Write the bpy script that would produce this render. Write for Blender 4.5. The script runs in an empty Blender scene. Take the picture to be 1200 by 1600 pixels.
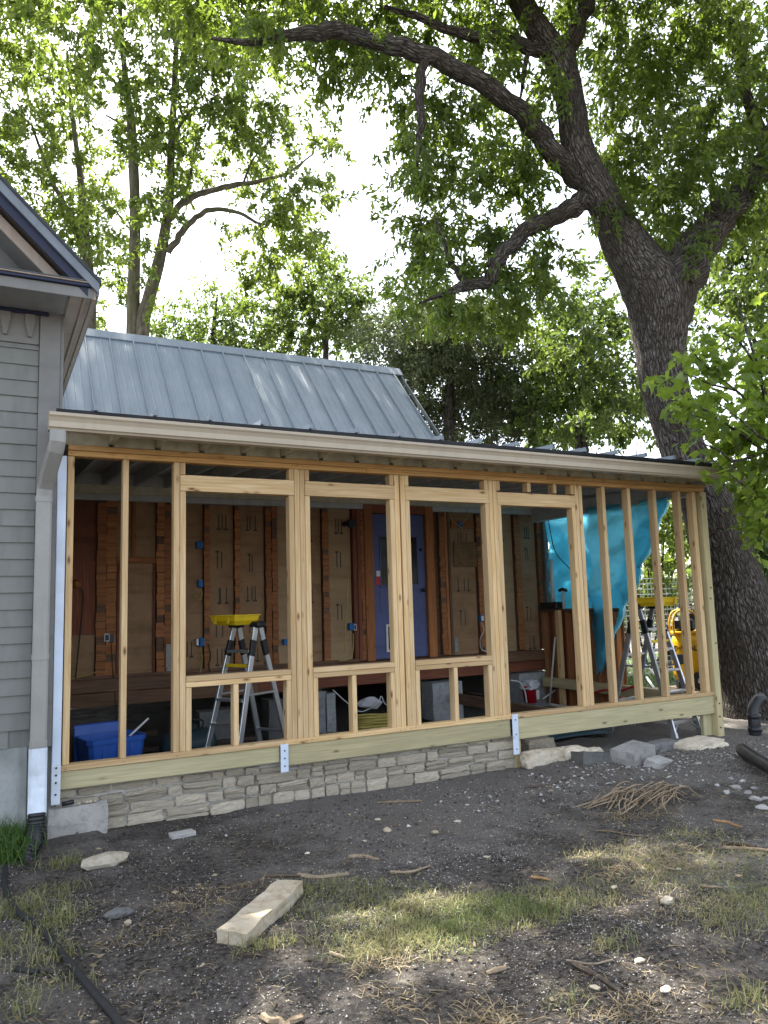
import bpy, bmesh, math, random
import numpy as np
from mathutils import Vector, Matrix, noise

random.seed(7)
RNG = np.random.default_rng(11)
SC = bpy.context.scene
COL = SC.collection

# ------------------------------------------------------------------ camera
CAM_H = 1.55
YAW, PITCH, ROLL = math.radians(27.4587), math.radians(6.7874), math.radians(-1.6669)
FPX = 1200.0                                        # focal length for a 1200 x 1600 frame
fwd = Vector((math.sin(YAW)*math.cos(PITCH), math.cos(YAW)*math.cos(PITCH), math.sin(PITCH)))
_r = Vector((math.cos(YAW), -math.sin(YAW), 0)); _u = _r.cross(fwd)
right = _r*math.cos(ROLL) + _u*math.sin(ROLL); up = _u*math.cos(ROLL) - _r*math.sin(ROLL)
cd = bpy.data.cameras.new('camera'); cam = bpy.data.objects.new('camera', cd); COL.objects.link(cam)
cd.sensor_fit = 'VERTICAL'; cd.sensor_height = 36; cd.sensor_width = 27; cd.lens = 27.0
cd.clip_start = 0.05; cd.clip_end = 600
EYE = Vector((0, 0, CAM_H))
m = Matrix((right, up, -fwd)).transposed().to_4x4(); m.translation = EYE; cam.matrix_world = m
SC.camera = cam

# ------------------------------------------------------------------ sky, sun, exposure
SUN_EL, SUN_AZ = math.radians(58), math.radians(-8)   # azimuth from +Y towards +X
W = bpy.data.worlds.new("World"); SC.world = W; W.use_nodes = True
wn = W.node_tree; bg = wn.nodes['Background']
sky = wn.nodes.new('ShaderNodeTexSky'); sky.sky_type = 'NISHITA'; sky.sun_disc = False
sky.sun_elevation = SUN_EL; sky.sun_rotation = SUN_AZ
sky.air_density = 1.0; sky.dust_density = 2.5; sky.ozone_density = 1.0
hz = wn.nodes.new('ShaderNodeHueSaturation'); hz.inputs['Saturation'].default_value = 0.5          # hazy, milky summer sky
wn.links.new(sky.outputs[0], hz.inputs['Color']); wn.links.new(hz.outputs[0], bg.inputs[0]); bg.inputs[1].default_value = 0.15
sd = bpy.data.lights.new('sun', 'SUN'); sd.energy = 5.0; sd.angle = math.radians(0.5); sd.color = (1, 0.95, 0.86)
sun = bpy.data.objects.new('sun', sd); COL.objects.link(sun)
sdir = Vector((math.sin(SUN_AZ)*math.cos(SUN_EL), math.cos(SUN_AZ)*math.cos(SUN_EL), math.sin(SUN_EL)))
sun.rotation_euler = sdir.to_track_quat('Z', 'Y').to_euler(); sun.location = (0, 0, 30)
VS = SC.view_settings; VS.view_transform = 'Standard'; VS.look = 'None'; VS.gamma = 1; VS.use_curve_mapping = False
VS.exposure = 2.1
SC.cycles.max_bounces = 10; SC.cycles.diffuse_bounces = 5; SC.cycles.transmission_bounces = 6; SC.cycles.transparent_max_bounces = 8

# ------------------------------------------------------------------ points of the place (measured through the lens, at a known plane)
def ray(px, py): return right*((px-600)/FPX) - up*((py-800)/FPX) + fwd
def onY(px, py, Y): d = ray(px, py); return EYE + d*(Y/d.y)
def onZ(px, py, Z=0.0): d = ray(px, py); return EYE + d*((Z-CAM_H)/d.z)
def onX(px, py, X): d = ray(px, py); return EYE + d*(X/d.x)
def atD(px, py, D): return EYE + ray(px, py)*D

# ------------------------------------------------------------------ object helpers
MW = {}
def tag(o, label=None, cat=None, group=None, kind=None):
    if label: o['label'] = label
    if cat: o['category'] = cat
    if group: o['group'] = group
    if kind: o['kind'] = kind
    return o
def thing(name, label, cat, loc=(0, 0, 0), group=None):
    o = bpy.data.objects.new(name, None); COL.objects.link(o); o.location = loc
    o.empty_display_size = 0.2
    MW[o] = Matrix.Translation(loc)
    return tag(o, label, cat, group)
def link(name, me, mat=None, parent=None, M=None, kind=None):
    """one mesh object; M = world matrix"""
    o = bpy.data.objects.new(name, me); COL.objects.link(o)
    if mat is not None and not me.materials: me.materials.append(mat)
    M = M if M is not None else Matrix.Identity(4)
    if parent is not None:
        o.parent = parent; o.matrix_parent_inverse = MW[parent].inverted()
    o.matrix_basis = M; MW[o] = M
    if kind: o['kind'] = kind
    return o
def mesh_of(bm, name='mesh', smooth=False):
    me = bpy.data.meshes.new(name)
    bmesh.ops.recalc_face_normals(bm, faces=bm.faces)
    bm.to_mesh(me); bm.free()
    if smooth:
        for p in me.polygons: p.use_smooth = True
    return me
def pydata(name, V, F, smooth=False):
    me = bpy.data.meshes.new(name); me.from_pydata([tuple(v) for v in V], [], F); me.update()
    if smooth:
        me.polygons.foreach_set('use_smooth', [True]*len(me.polygons))
    return me
def box_bm(bm, lo, hi, M=None):
    x0, y0, z0 = lo; x1, y1, z1 = hi
    vs = [Vector(c) for c in ((x0,y0,z0),(x1,y0,z0),(x1,y1,z0),(x0,y1,z0),(x0,y0,z1),(x1,y0,z1),(x1,y1,z1),(x0,y1,z1))]
    if M is not None: vs = [M @ v for v in vs]
    b = [bm.verts.new(v) for v in vs]
    for f in ((0,3,2,1),(4,5,6,7),(0,1,5,4),(1,2,6,5),(2,3,7,6),(3,0,4,7)): bm.faces.new([b[i] for i in f])
def bevel_all(bm, w, seg=1):
    bmesh.ops.bevel(bm, geom=list(bm.edges), offset=w, segments=seg, affect='EDGES', profile=0.5, clamp_overlap=True)
def box(name, lo, hi, mat, parent=None, bev=0.002, axis=None, kind=None, jit=0.0):
    """axis-aligned board; its local X runs along the longest side so the grain follows it"""
    lo = Vector(lo); hi = Vector(hi); c = (lo+hi)/2; s = hi-lo
    if axis is None: axis = max(range(3), key=lambda i: s[i])
    R = {0: Matrix.Identity(3), 1: Matrix(((0,-1,0),(1,0,0),(0,0,1))), 2: Matrix(((0,0,-1),(0,1,0),(1,0,0)))}[axis]
    ls = Vector((s[axis], s[0] if axis == 1 else s[1], s[0] if axis == 2 else s[2]))
    bm = bmesh.new(); box_bm(bm, -ls/2, ls/2)
    if bev: bevel_all(bm, min(bev, min(ls)*0.3))
    if jit:
        for v in bm.verts: v.co += Vector((0, random.uniform(-jit, jit), random.uniform(-jit, jit)))
    return link(name, mesh_of(bm), mat, parent, Matrix.Translation(c) @ R.to_4x4(), kind)
def beam(name, a, b, w, h, mat, parent=None, bev=0.002, upv=(0, 0, 1), kind=None):
    """board from a to b: w across, h along upv"""
    a = Vector(a); b = Vector(b); x = (b-a); L = x.length; x.normalize()
    z = Vector(upv); z = (z - x*z.dot(x))
    if z.length < 1e-4: z = Vector((0, 1, 0))
    z.normalize(); y = z.cross(x)
    bm = bmesh.new(); box_bm(bm, (-L/2, -w/2, -h/2), (L/2, w/2, h/2))
    if bev: bevel_all(bm, min(bev, min(w, h)*0.3))
    M = Matrix((x, y, z)).transposed().to_4x4(); M.translation = (a+b)/2
    return link(name, mesh_of(bm), mat, parent, M, kind)
def catmull(P, n=6):
    P = [Vector(p) for p in P]
    if len(P) < 3: 
        return [P[0].lerp(P[-1], i/n) for i in range(n+1)]
    Q = [P[0]*2-P[1]] + P + [P[-1]*2-P[-2]]; out = []
    for i in range(1, len(Q)-2):
        a, b, c, d = Q[i-1:i+3]
        for k in range(n):
            t = k/n
            out.append(0.5*((2*b)+(c-a)*t+(2*a-5*b+4*c-d)*t*t+(3*b-a-3*c+d)*t*t*t))
    out.append(P[-1]); return out
def lerp_list(R, n):
    out = []
    for i in range(len(R)-1):
        for k in range(n): out.append(R[i]+(R[i+1]-R[i])*k/n)
    out.append(R[-1]); return out
def tube_mesh(P, R, seg=10, n=6, smooth=True, rough=0.0, rscale=3.0, cap=True, wrinkle=0.0):
    """tapering tube; carries a 'bark' vector attribute (round the trunk, along it)"""
    C = catmull(P, n); RR = lerp_list(R, n) if len(P) >= 3 else [R[0]+(R[-1]-R[0])*i/n for i in range(n+1)]
    V = []; B = []; F = []; L = 0.0; t = None; nx = None
    for i, c in enumerate(C):
        tt = (C[min(i+1, len(C)-1)] - C[max(i-1, 0)]).normalized()
        if nx is None:
            nx = Vector((0, 1, 0)) if abs(tt.y) < 0.8 else Vector((1, 0, 0))
        nx = (nx - tt*nx.dot(tt)).normalized(); ny = tt.cross(nx)
        if i: L += (c-C[i-1]).length
        for k in range(seg):
            a = 2*math.pi*k/seg; d = nx*math.cos(a)+ny*math.sin(a); r = RR[i]
            if rough:
                q = c + d*r
                r *= 1 + rough*noise.noise(q*rscale) + rough*0.6*noise.noise(q*rscale*2.7)
            V.append(c+d*r); B.append((math.cos(a)*RR[i], math.sin(a)*RR[i], L))
    for i in range(len(C)-1):
        for k in range(seg):
            F.append((i*seg+k, i*seg+(k+1) % seg, (i+1)*seg+(k+1) % seg, (i+1)*seg+k))
    if cap:
        F.append(tuple(range(seg-1, -1, -1))); b = (len(C)-1)*seg; F.append(tuple(b+k for k in range(seg)))
    me = pydata('tube', V, F, smooth)
    at = me.attributes.new('bark', 'FLOAT_VECTOR', 'POINT'); at.data.foreach_set('vector', np.array(B, dtype=np.float32).ravel())
    return me
def tube(name, P, R, mat, parent=None, seg=10, n=6, kind=None, **k):
    if not isinstance(R, (list, tuple)): R = [R]*len(P)
    return link(name, tube_mesh(P, R, seg, n, **k), mat, parent, None, kind)
def lathe_mesh(prof, seg=24, smooth=True):
    V = []; F = []
    for r, z in prof:
        for k in range(seg):
            a = 2*math.pi*k/seg; V.append((r*math.cos(a), r*math.sin(a), z))
    for i in range(len(prof)-1):
        for k in range(seg): F.append((i*seg+k, i*seg+(k+1) % seg, (i+1)*seg+(k+1) % seg, (i+1)*seg+k))
    F.append(tuple(range(seg-1, -1, -1))); b = (len(prof)-1)*seg; F.append(tuple(b+k for k in range(seg)))
    return pydata('lathe', V, F, smooth)
def rock_mesh(sx, sy, sz, seed=0, sub=2, rough=0.25, blocky=0.0):
    bm = bmesh.new()
    if blocky:
        box_bm(bm, (-1,-1,-1), (1,1,1)); bmesh.ops.subdivide_edges(bm, edges=list(bm.edges), cuts=4, use_grid_fill=True)
        for v in bm.verts:
            c = v.co; l = max(abs(c.x), abs(c.y), abs(c.z)); s = c.normalized()*1.25
            v.co = c*blocky + s*(1-blocky)
    else:
        bmesh.ops.create_icosphere(bm, subdivisions=sub, radius=1)
    off = Vector((seed*3.7, seed*1.3, -seed*2.1))
    for v in bm.verts:
        n = noise.noise(v.co*1.3+off)*rough + noise.noise(v.co*3.1+off)*rough*0.5
        v.co = v.co*(1+n); v.co = Vector((v.co.x*sx/2, v.co.y*sy/2, v.co.z*sz/2))
    return mesh_of(bm, 'rock')
def prism_mesh(poly, a, b, axis):
    """extrude a 2D outline from a to b along axis (0: poly is (y,z); 1: poly is (x,z); 2: poly is (x,y))"""
    def p3(p, t): return {0: (t, p[0], p[1]), 1: (p[0], t, p[1]), 2: (p[0], p[1], t)}[axis]
    bm = bmesh.new(); A = [bm.verts.new(p3(p, a)) for p in poly]; B = [bm.verts.new(p3(p, b)) for p in poly]
    n = len(poly); bm.faces.new(A); bm.faces.new(B[::-1])
    for i in range(n): bm.faces.new((A[i], B[i], B[(i+1) % n], A[(i+1) % n]))
    return mesh_of(bm, 'prism')

# ------------------------------------------------------------------ materials
class NT:
    def __init__(s, name, rough=0.6, spec=0.3):
        s.m = bpy.data.materials.new(name); s.m.use_nodes = True; s.t = s.m.node_tree
        s.b = s.t.nodes['Principled BSDF']; s.b.inputs['Roughness'].default_value = rough
        s.b.inputs['Specular IOR Level'].default_value = spec
    def n(s, typ, **kw):
        o = s.t.nodes.new(typ)
        for k, v in kw.items():
            if k.startswith('i_'):
                key = k[2:]; key = int(key) if key.isdigit() else key.replace('_', ' ')
                o.inputs[key].default_value = v
            else: setattr(o, k, v)
        return o
    def l(s, a, b): s.t.links.new(a, b)
    def coord(s, kind='Object', scale=(1, 1, 1), attr=None, rnd=True):
        if attr: src = s.n('ShaderNodeAttribute', attribute_name=attr).outputs['Vector']
        else: src = s.n('ShaderNodeTexCoord').outputs[kind]
        if rnd:
            oi = s.n('ShaderNodeObjectInfo'); mu = s.n('ShaderNodeVectorMath', operation='SCALE'); s.l(oi.outputs['Random'], mu.inputs['Scale'])
            mu.inputs[0].default_value = (37.1, 17.3, 23.9)
            ad = s.n('ShaderNodeVectorMath', operation='ADD'); s.l(src, ad.inputs[0]); s.l(mu.outputs[0], ad.inputs[1]); src = ad.outputs[0]
        mp = s.n('ShaderNodeVectorMath', operation='MULTIPLY'); s.l(src, mp.inputs[0]); mp.inputs[1].default_value = scale
        return mp.outputs[0]
    def noise(s, vec, scale=5, detail=4, rough=0.55, dist=0.0):
        o = s.n('ShaderNodeTexNoise'); o.inputs['Scale'].default_value = scale; o.inputs['Detail'].default_value = detail
        o.inputs['Roughness'].default_value = rough; o.inputs['Distortion'].default_value = dist
        s.l(vec, o.inputs['Vector']); return o.outputs['Fac']
    def voro(s, vec, scale=5, feature='F1', out='Distance', rand=1.0):
        o = s.n('ShaderNodeTexVoronoi', feature=feature); o.inputs['Scale'].default_value = scale; o.inputs['Randomness'].default_value = rand
        s.l(vec, o.inputs['Vector']); return o.outputs[out]
    def ramp(s, fac, stops):
        o = s.n('ShaderNodeValToRGB'); e = o.color_ramp.elements
        while len(e) < len(stops): e.new(0.5)
        for el, (p, c) in zip(e, stops):
            el.position = p; el.color = (c, c, c, 1) if isinstance(c, (int, float)) else (*c, 1)
        s.l(fac, o.inputs[0]); return o.outputs[0]
    def mix(s, fac, a, b, mode='MIX'):
        o = s.n('ShaderNodeMix', data_type='RGBA', blend_type=mode)
        for sock, v in ((0, fac), (6, a), (7, b)):
            if hasattr(v, 'is_output'): s.l(v, o.inputs[sock])
            else: o.inputs[sock].default_value = v if sock == 0 else (*v, 1)
        return o.outputs[2]
    def math(s, op, a, b=0.0):
        o = s.n('ShaderNodeMath', operation=op)
        for i, v in enumerate((a, b)):
            if hasattr(v, 'is_output'): s.l(v, o.inputs[i])
            else: o.inputs[i].default_value = v
        return o.outputs[0]
    def rnd(s): return s.n('ShaderNodeObjectInfo').outputs['Random']
    def base(s, c):
        if hasattr(c, 'is_output'): s.l(c, s.b.inputs['Base Color'])
        else: s.b.inputs['Base Color'].default_value = (*c, 1)
        return s
    def bump(s, h, dist=0.01, strength=1.0):
        o = s.n('ShaderNodeBump'); o.inputs['Distance'].default_value = dist; o.inputs['Strength'].default_value = strength
        s.l(h, o.inputs['Height']); s.l(o.outputs[0], s.b.inputs['Normal']); return s
    def set(s, **k):
        for a, v in k.items(): s.b.inputs[a.replace('_', ' ')].default_value = v
        return s

def wood(name, light, dark, knot=(0.12, 0.05, 0.02), rough=0.75, kn=1.0, tint=0.18, stamp=0.0):
    t = NT(name, rough, 0.25)
    v = t.coord('Object', (0.35, 9, 9))
    g = t.noise(v, 7, 5, 0.6, 0.6)
    big = t.noise(t.coord('Object', (0.5, 3, 3)), 2.2, 3)
    col = t.mix(t.ramp(g, [(0.36, 0.0), (0.66, 1.0)]), dark, light)
    col = t.mix(t.math('MULTIPLY', t.ramp(big, [(0.42, 0), (0.7, 1)]), 0.5), col, tuple(c*0.8 for c in dark))
    if kn:
        vv = t.voro(t.coord('Object', (1.7, 4.6, 4.6)), 2.3, rand=1.0)
        k = t.ramp(vv, [(0.0, 1), (0.075, 0.9), (0.12, 0.35), (0.2, 0)])
        col = t.mix(t.math('MULTIPLY', k, 0.85*kn), col, knot)
    # each board its own tone
    r = t.rnd(); col = t.mix(1.0, col, t.ramp(r, [(0, (1-tint, 1-tint*1.15, 1-tint*1.3)), (0.5, (1, 1, 1)), (1, (1.06, 1.0, 0.9))]), 'MULTIPLY')
    t.base(col); t.bump(g, 0.0015, 0.6); return t.m
def paint(name, c, c2=None, rough=0.5, spec=0.35, scale=6, dirt=0.3, rnd=True):
    t = NT(name, rough, spec); c2 = c2 or tuple(x*0.7 for x in c)
    v = t.coord('Object', (1, 1, 1), rnd=rnd); n1 = t.noise(v, scale, 5); n2 = t.noise(v, scale*7, 3)
    col = t.mix(t.math('MULTIPLY', t.ramp(n1, [(0.4, 0), (0.72, 1)]), dirt*2), c, c2)
    col = t.mix(t.math('MULTIPLY', t.ramp(n2, [(0.5, 0), (0.75, 1)]), dirt), col, c2)
    st = t.noise(t.coord('Object', (2.2, 2.2, .25), rnd=rnd), 5, 4); col = t.mix(t.math('MULTIPLY', t.ramp(st, [(.5, 0), (.72, 1)]), dirt), col, tuple(x*.55 for x in c2))
    t.base(col); t.bump(n2, 0.002, 0.25); return t.m
def plain(name, c, rough=0.5, spec=0.4, metal=0.0):
    t = NT(name, rough, spec); v = t.coord('Object'); n1 = t.noise(v, 9, 4)
    t.base(t.mix(t.ramp(n1, [(0.35, 0), (0.75, 1)]), c, tuple(x*0.78 for x in c))); t.set(Metallic=metal)
    t.l(t.ramp(n1, [(0.2, rough*0.8), (0.8, min(1, rough*1.25))]), t.b.inputs['Roughness']); return t.m
def stone(name, a, b, c, rough=0.9, scale=6, bump=0.012):
    t = NT(name, rough, 0.2); v = t.coord('Object')
    n1 = t.noise(v, scale, 6, 0.65); n2 = t.noise(v, scale*4, 5, 0.7)
    col = t.mix(t.ramp(n1, [(0.35, 0), (0.65, 1)]), a, b); col = t.mix(t.ramp(n2, [(0.5, 0), (0.72, 0.8)]), col, c)
    col = t.mix(1.0, col, t.ramp(t.rnd(), [(0, 0.72), (1, 1.15)]), 'MULTIPLY')
    t.base(col); t.bump(t.math('ADD', n1, t.math('MULTIPLY', n2, 0.7)), bump*1.4, 1.0); return t.m

M = {}
M['pine'] = wood('pine', (0.745, 0.57, 0.34), (0.575, 0.385, 0.19), knot=(0.16, 0.06, 0.02), tint=.26, kn=1.1)
M['plate_pine'] = wood('plate_pine', (0.62, 0.40, 0.18), (0.45, 0.25, 0.09), knot=(0.16, 0.06, 0.02), kn=0.6)
M['treated'] = wood('treated', (0.54, 0.475, 0.29), (0.40, 0.355, 0.205), knot=(0.10, 0.07, 0.03))
M['old_orange'] = wood('old_orange', (0.47, 0.20, 0.08), (0.30, 0.12, 0.05), kn=0.7, tint=0.3)
M['old_brown'] = wood('old_brown', (0.21, 0.125, 0.08), (0.11, 0.065, 0.043), kn=0.6, tint=0.3)
M['old_red'] = wood('old_red', (0.30, 0.11, 0.06), (0.17, 0.062, 0.04), kn=0.5, tint=0.25)
M['plywood'] = wood('plywood', (0.40, 0.22, 0.10), (0.24, 0.11, 0.05), kn=0.5)
M['rafter_paint'] = paint('rafter_paint', (0.52, 0.53, 0.52), (0.38, 0.39, 0.38), 0.8, 0.2)
M['olive_paint'] = paint('olive_paint', (0.47, 0.44, 0.32), (0.30, 0.28, 0.19), 0.8, 0.2, 9, 0.4)
M['tail_end'] = paint('tail_end', (0.62, 0.58, 0.44), (0.4, 0.36, 0.26), 0.8, 0.2, 9, 0.4)
M['gutter'] = paint('gutter', (0.44, 0.375, 0.285), (0.36, 0.305, 0.23), 0.38, 0.4, 2, 0.2)
M['white_trim'] = paint('white_trim', (0.62, 0.68, 0.76), (0.42, 0.44, 0.47), 0.7, 0.25, 14, 0.25)
M['siding'] = paint('siding', (0.195, 0.20, 0.185), (0.155, 0.16, 0.148), 0.6, 0.3, 3, 0.3)
M['trim_grey'] = paint('trim_grey', (0.205, 0.20, 0.19), (0.15, 0.148, 0.14), 0.6, 0.3, 3, 0.3)
M['soffit'] = paint('soffit', (0.37, 0.305, 0.25), (0.28, 0.23, 0.19), 0.7, 0.25, 3, 0.3)
M['navy'] = paint('navy', (0.014, 0.018, 0.048), (0.01, 0.013, 0.03), 0.5, 0.35)
M['flashing'] = paint('flashing', (0.175, 0.20, 0.225), (0.125, 0.14, 0.16), 0.45, 0.4)
M['downspout'] = paint('downspout', (0.29, 0.285, 0.265), (0.235, 0.23, 0.215), 0.4, 0.4)
M['skirt'] = paint('skirt', (0.34, 0.35, 0.34), (0.22, 0.23, 0.22), 0.8, 0.2, 4, 0.5)
M['black_plastic'] = plain('black_plastic', (0.014, 0.015, 0.018), 0.42, 0.45)
M['black_rubber'] = plain('black_rubber', (0.02, 0.02, 0.022), 0.6, 0.3)
M['alu'] = plain('alu', (0.62, 0.64, 0.67), 0.34, 0.5, 0.85)
M['yellow'] = plain('yellow', (0.80, 0.56, 0.015), 0.42, 0.4)
M['yellow_tool'] = plain('yellow_tool', (0.85, 0.46, 0.012), 0.4, 0.4)
M['blue_bin'] = plain('blue_bin', (0.02, 0.09, 0.38), 0.4, 0.4)
M['blue_box'] = plain('blue_box', (0.01, 0.12, 0.36), 0.5, 0.3)
M['blue_door'] = paint('blue_door', (0.085, 0.105, 0.255), (0.065, 0.08, 0.19), 0.5, 0.35, 4, 0.3)
M['white_plastic'] = plain('white_plastic', (0.72, 0.72, 0.70), 0.45, 0.4)
M['pvc'] = plain('pvc', (0.62, 0.63, 0.62), 0.4, 0.4)
M['red_plastic'] = plain('red_plastic', (0.50, 0.015, 0.03), 0.4, 0.4)
M['cloth_white'] = plain('cloth_white', (0.6, 0.6, 0.64), 0.9, 0.1)
M['cable_yellow'] = plain('cable_yellow', (0.50, 0.40, 0.10), 0.5, 0.3)
M['cable_dark'] = plain('cable_dark', (0.03, 0.025, 0.02), 0.6, 0.3)
M['dark_metal'] = plain('dark_metal', (0.035, 0.04, 0.045), 0.45, 0.4, 0.4)
M['teal_tank'] = plain('teal_tank', (0.03, 0.06, 0.075), 0.45, 0.4)
M['sheath_brown'] = paint('sheath_brown', (0.335, 0.21, 0.12), (0.22, 0.135, 0.08), 0.9, 0.1, 5, 0.4)
M['sheath_tan'] = paint('sheath_tan', (0.39, 0.27, 0.16), (0.27, 0.185, 0.115), 0.9, 0.1, 4, 0.35)
M['sheath_red'] = paint('sheath_red', (0.21, 0.09, 0.055), (0.13, 0.06, 0.04), 0.9, 0.1, 5, 0.4)
M['stamp'] = plain('stamp', (0.075, 0.075, 0.065), 0.9, 0.05)
M['osb'] = stone('osb', (0.30, 0.19, 0.10), (0.2, 0.12, 0.06), (0.13, 0.07, 0.035), 0.85, 9, 0.003)
M['limestone'] = stone('limestone', (0.68, 0.60, 0.47), (0.56, 0.485, 0.375), (0.40, 0.335, 0.25))
M['limestone_pale'] = stone('limestone_pale', (0.54, 0.48, 0.38), (0.44, 0.36, 0.25), (0.27, 0.21, 0.14), scale=5)
M['mortar'] = stone('mortar', (0.52, 0.495, 0.45), (0.44, 0.42, 0.385), (0.33, 0.315, 0.285), scale=11)
M['concrete'] = stone('concrete', (0.40, 0.385, 0.36), (0.32, 0.305, 0.285), (0.22, 0.205, 0.19), scale=4, bump=0.005)
M['concrete_dark'] = stone('concrete_dark', (0.19, 0.185, 0.18), (0.14, 0.14, 0.135), (0.09, 0.09, 0.085), scale=5, bump=0.006)
M['pier'] = stone('pier', (0.36, 0.37, 0.38), (0.28, 0.29, 0.3), (0.2, 0.2, 0.2), scale=5, bump=0.004)
M['tar'] = plain('tar', (0.012, 0.013, 0.016), 0.6, 0.3)
M['stick'] = wood('stick', (0.34, 0.28, 0.21), (0.2, 0.15, 0.1), kn=0.3, tint=0.4)
M['stick_dark'] = wood('stick_dark', (0.12, 0.09, 0.07), (0.06, 0.045, 0.035), kn=0.3, tint=0.4)
M['stick_orange'] = wood('stick_orange', (0.36, 0.235, 0.12), (0.24, 0.145, 0.07), kn=0.3, tint=0.2)

def metal_roof():
    t = NT('metal_roof', 0.62, 0.3); v = t.coord('Object', (1, 1, 1), rnd=False); n1 = t.noise(v, 1.2, 4); n2 = t.noise(t.coord('Object', (6, 1, 1), rnd=False), 3, 4)
    col = t.mix(t.ramp(n1, [(0.3, 0), (0.7, 1)]), (0.235, 0.27, 0.305), (0.20, 0.235, 0.268)); col = t.mix(t.ramp(n2, [(0.45, 0), (0.75, .5)]), col, (0.17, 0.195, 0.22))
    t.base(col); t.set(Metallic=0.1)
    t.l(t.ramp(n1, [(0.2, 0.55), (0.8, 0.7)]), t.b.inputs['Roughness']); t.bump(n1, 0.01, 0.15); return t.m
M['metal_roof'] = metal_roof()
def peeling():
    t = NT('peeling_paint', 0.7, 0.25); v = t.coord('Object', (1, 1, 1), rnd=False)
    n1 = t.noise(t.coord('Object', (0.5, 2, 2)), 16, 6, 0.7); n2 = t.noise(v, 3, 3)
    col = t.mix(t.ramp(n2, [(0.4, 0), (0.7, 1)]), (0.60, 0.68, 0.80), (0.50, 0.55, 0.62))
    col = t.mix(t.ramp(n1, [(0.66, 0), (0.70, 1)]), col, (0.10, 0.09, 0.085)); t.base(col); t.bump(n1, 0.003, 0.5); return t.m
M['peeling'] = peeling()
def bark():
    t = NT('bark', 0.95, 0.1)
    v = t.coord(attr='bark', scale=(1, 1, 0.16))
    n0 = t.noise(t.coord(attr='bark', scale=(1, 1, 0.5)), 7, 4, .65)
    ad = t.n('ShaderNodeVectorMath', operation='ADD'); t.l(v, ad.inputs[0])
    sc = t.n('ShaderNodeVectorMath', operation='SCALE'); sc.inputs['Scale'].default_value = 0.07
    cb = t.n('ShaderNodeCombineXYZ'); t.l(n0, cb.inputs[0]); t.l(n0, cb.inputs[1]); t.l(cb.outputs[0], sc.inputs[0]); t.l(sc.outputs[0], ad.inputs[1])
    e1 = t.voro(ad.outputs[0], 30, 'DISTANCE_TO_EDGE'); e2 = t.voro(ad.outputs[0], 62, 'DISTANCE_TO_EDGE')
    r1 = t.ramp(e1, [(0.0, 0), (0.12, 0.7), (0.35, 1)]); r2 = t.ramp(e2, [(0.0, 0), (0.2, 1)])
    rid = t.math('MULTIPLY', r1, t.math('ADD', t.math('MULTIPLY', r2, 0.6), 0.4))
    fine = t.noise(v, 70, 4, 0.7); big = t.noise(t.coord(attr='bark', scale=(1, 1, 0.7)), 1.6, 4, .6)
    h = t.math('ADD', rid, t.math('MULTIPLY', fine, 0.4))
    col = t.mix(rid, (0.022, 0.017, 0.013), t.mix(t.ramp(fine, [(0.3, 0), (0.75, 1)]), (0.155, 0.13, 0.112), (0.40, 0.36, 0.325)))
    col = t.mix(t.ramp(big, [(0.42, 0), (0.62, .55)]), col, (0.075, 0.060, 0.045))
    t.base(col); t.bump(h, 0.035, 1.0); return t.m
M['bark'] = bark()
def bark_pale():
    t = NT('bark_pale', 0.95, 0.1); v = t.coord(attr='bark', scale=(1, 1, 0.3)); n1 = t.noise(v, 14, 5, 0.65); n2 = t.noise(v, 3, 3)
    col = t.mix(t.ramp(n1, [(0.35, 0), (0.7, 1)]), (0.07, 0.06, 0.045), (0.22, 0.19, 0.14)); col = t.mix(t.ramp(n2, [(0.45, 0), (0.7, 0.7)]), col, (0.10, 0.11, 0.045))
    t.base(col); t.bump(n1, 0.03, 1.0); return t.m
M['bark_pale'] = bark_pale()
def leaf(name, a, b, trans=0.5, tcol=None, rough=0.45):
    t = NT(name, rough, 0.35)
    at = t.n('ShaderNodeAttribute', attribute_name='rnd').outputs['Fac']
    col = t.mix(at, a, b); t.base(col)
    tr = t.n('ShaderNodeBsdfTranslucent'); tc = t.mix(at, tcol or tuple(min(1, x*2.1) for x in a), tuple(min(1, x*1.5) for x in (tcol or tuple(min(1, x*2.0) for x in b))))
    t.l(tc, tr.inputs[0])
    mx = t.n('ShaderNodeMixShader'); mx.inputs[0].default_value = trans
    t.l(t.b.outputs[0], mx.inputs[1]); t.l(tr.outputs[0], mx.inputs[2])
    t.l(mx.outputs[0], t.t.nodes['Material Output'].inputs[0]); return t.m
M['leaf_big'] = leaf('leaf_big', (0.034, 0.060, 0.018), (0.078, 0.112, 0.03), 0.48, (0.21, 0.29, 0.035))
M['leaf_left'] = leaf('leaf_left', (0.05, 0.085, 0.02), (0.085, 0.125, 0.03), 0.46, (0.20, 0.265, 0.035))
M['leaf_dark'] = leaf('leaf_dark', (0.055, 0.075, 0.038), (0.085, 0.10, 0.055), 0.3, (0.12, 0.15, 0.05))
M['leaf_mid'] = leaf('leaf_mid', (0.034, 0.058, 0.02), (0.065, 0.095, 0.03), 0.44, (0.15, 0.215, 0.035))
M['leaf_bush'] = leaf('leaf_bush', (0.06, 0.11, 0.024), (0.14, 0.19, 0.035), 0.5, (0.26, 0.36, 0.04), 0.35)
M['grass'] = leaf('grass', (0.085, 0.125, 0.03), (0.27, 0.235, 0.12), 0.25)
M['grass_lush'] = leaf('grass_lush', (0.045, 0.10, 0.02), (0.085, 0.145, 0.03), 0.3)
M['straw'] = leaf('straw', (0.30, 0.235, 0.13), (0.16, 0.12, 0.07), 0.1)
M['chip'] = leaf('chip', (0.22, 0.20, 0.175), (0.55, 0.52, 0.47), 0.0, None, .9)
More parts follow.
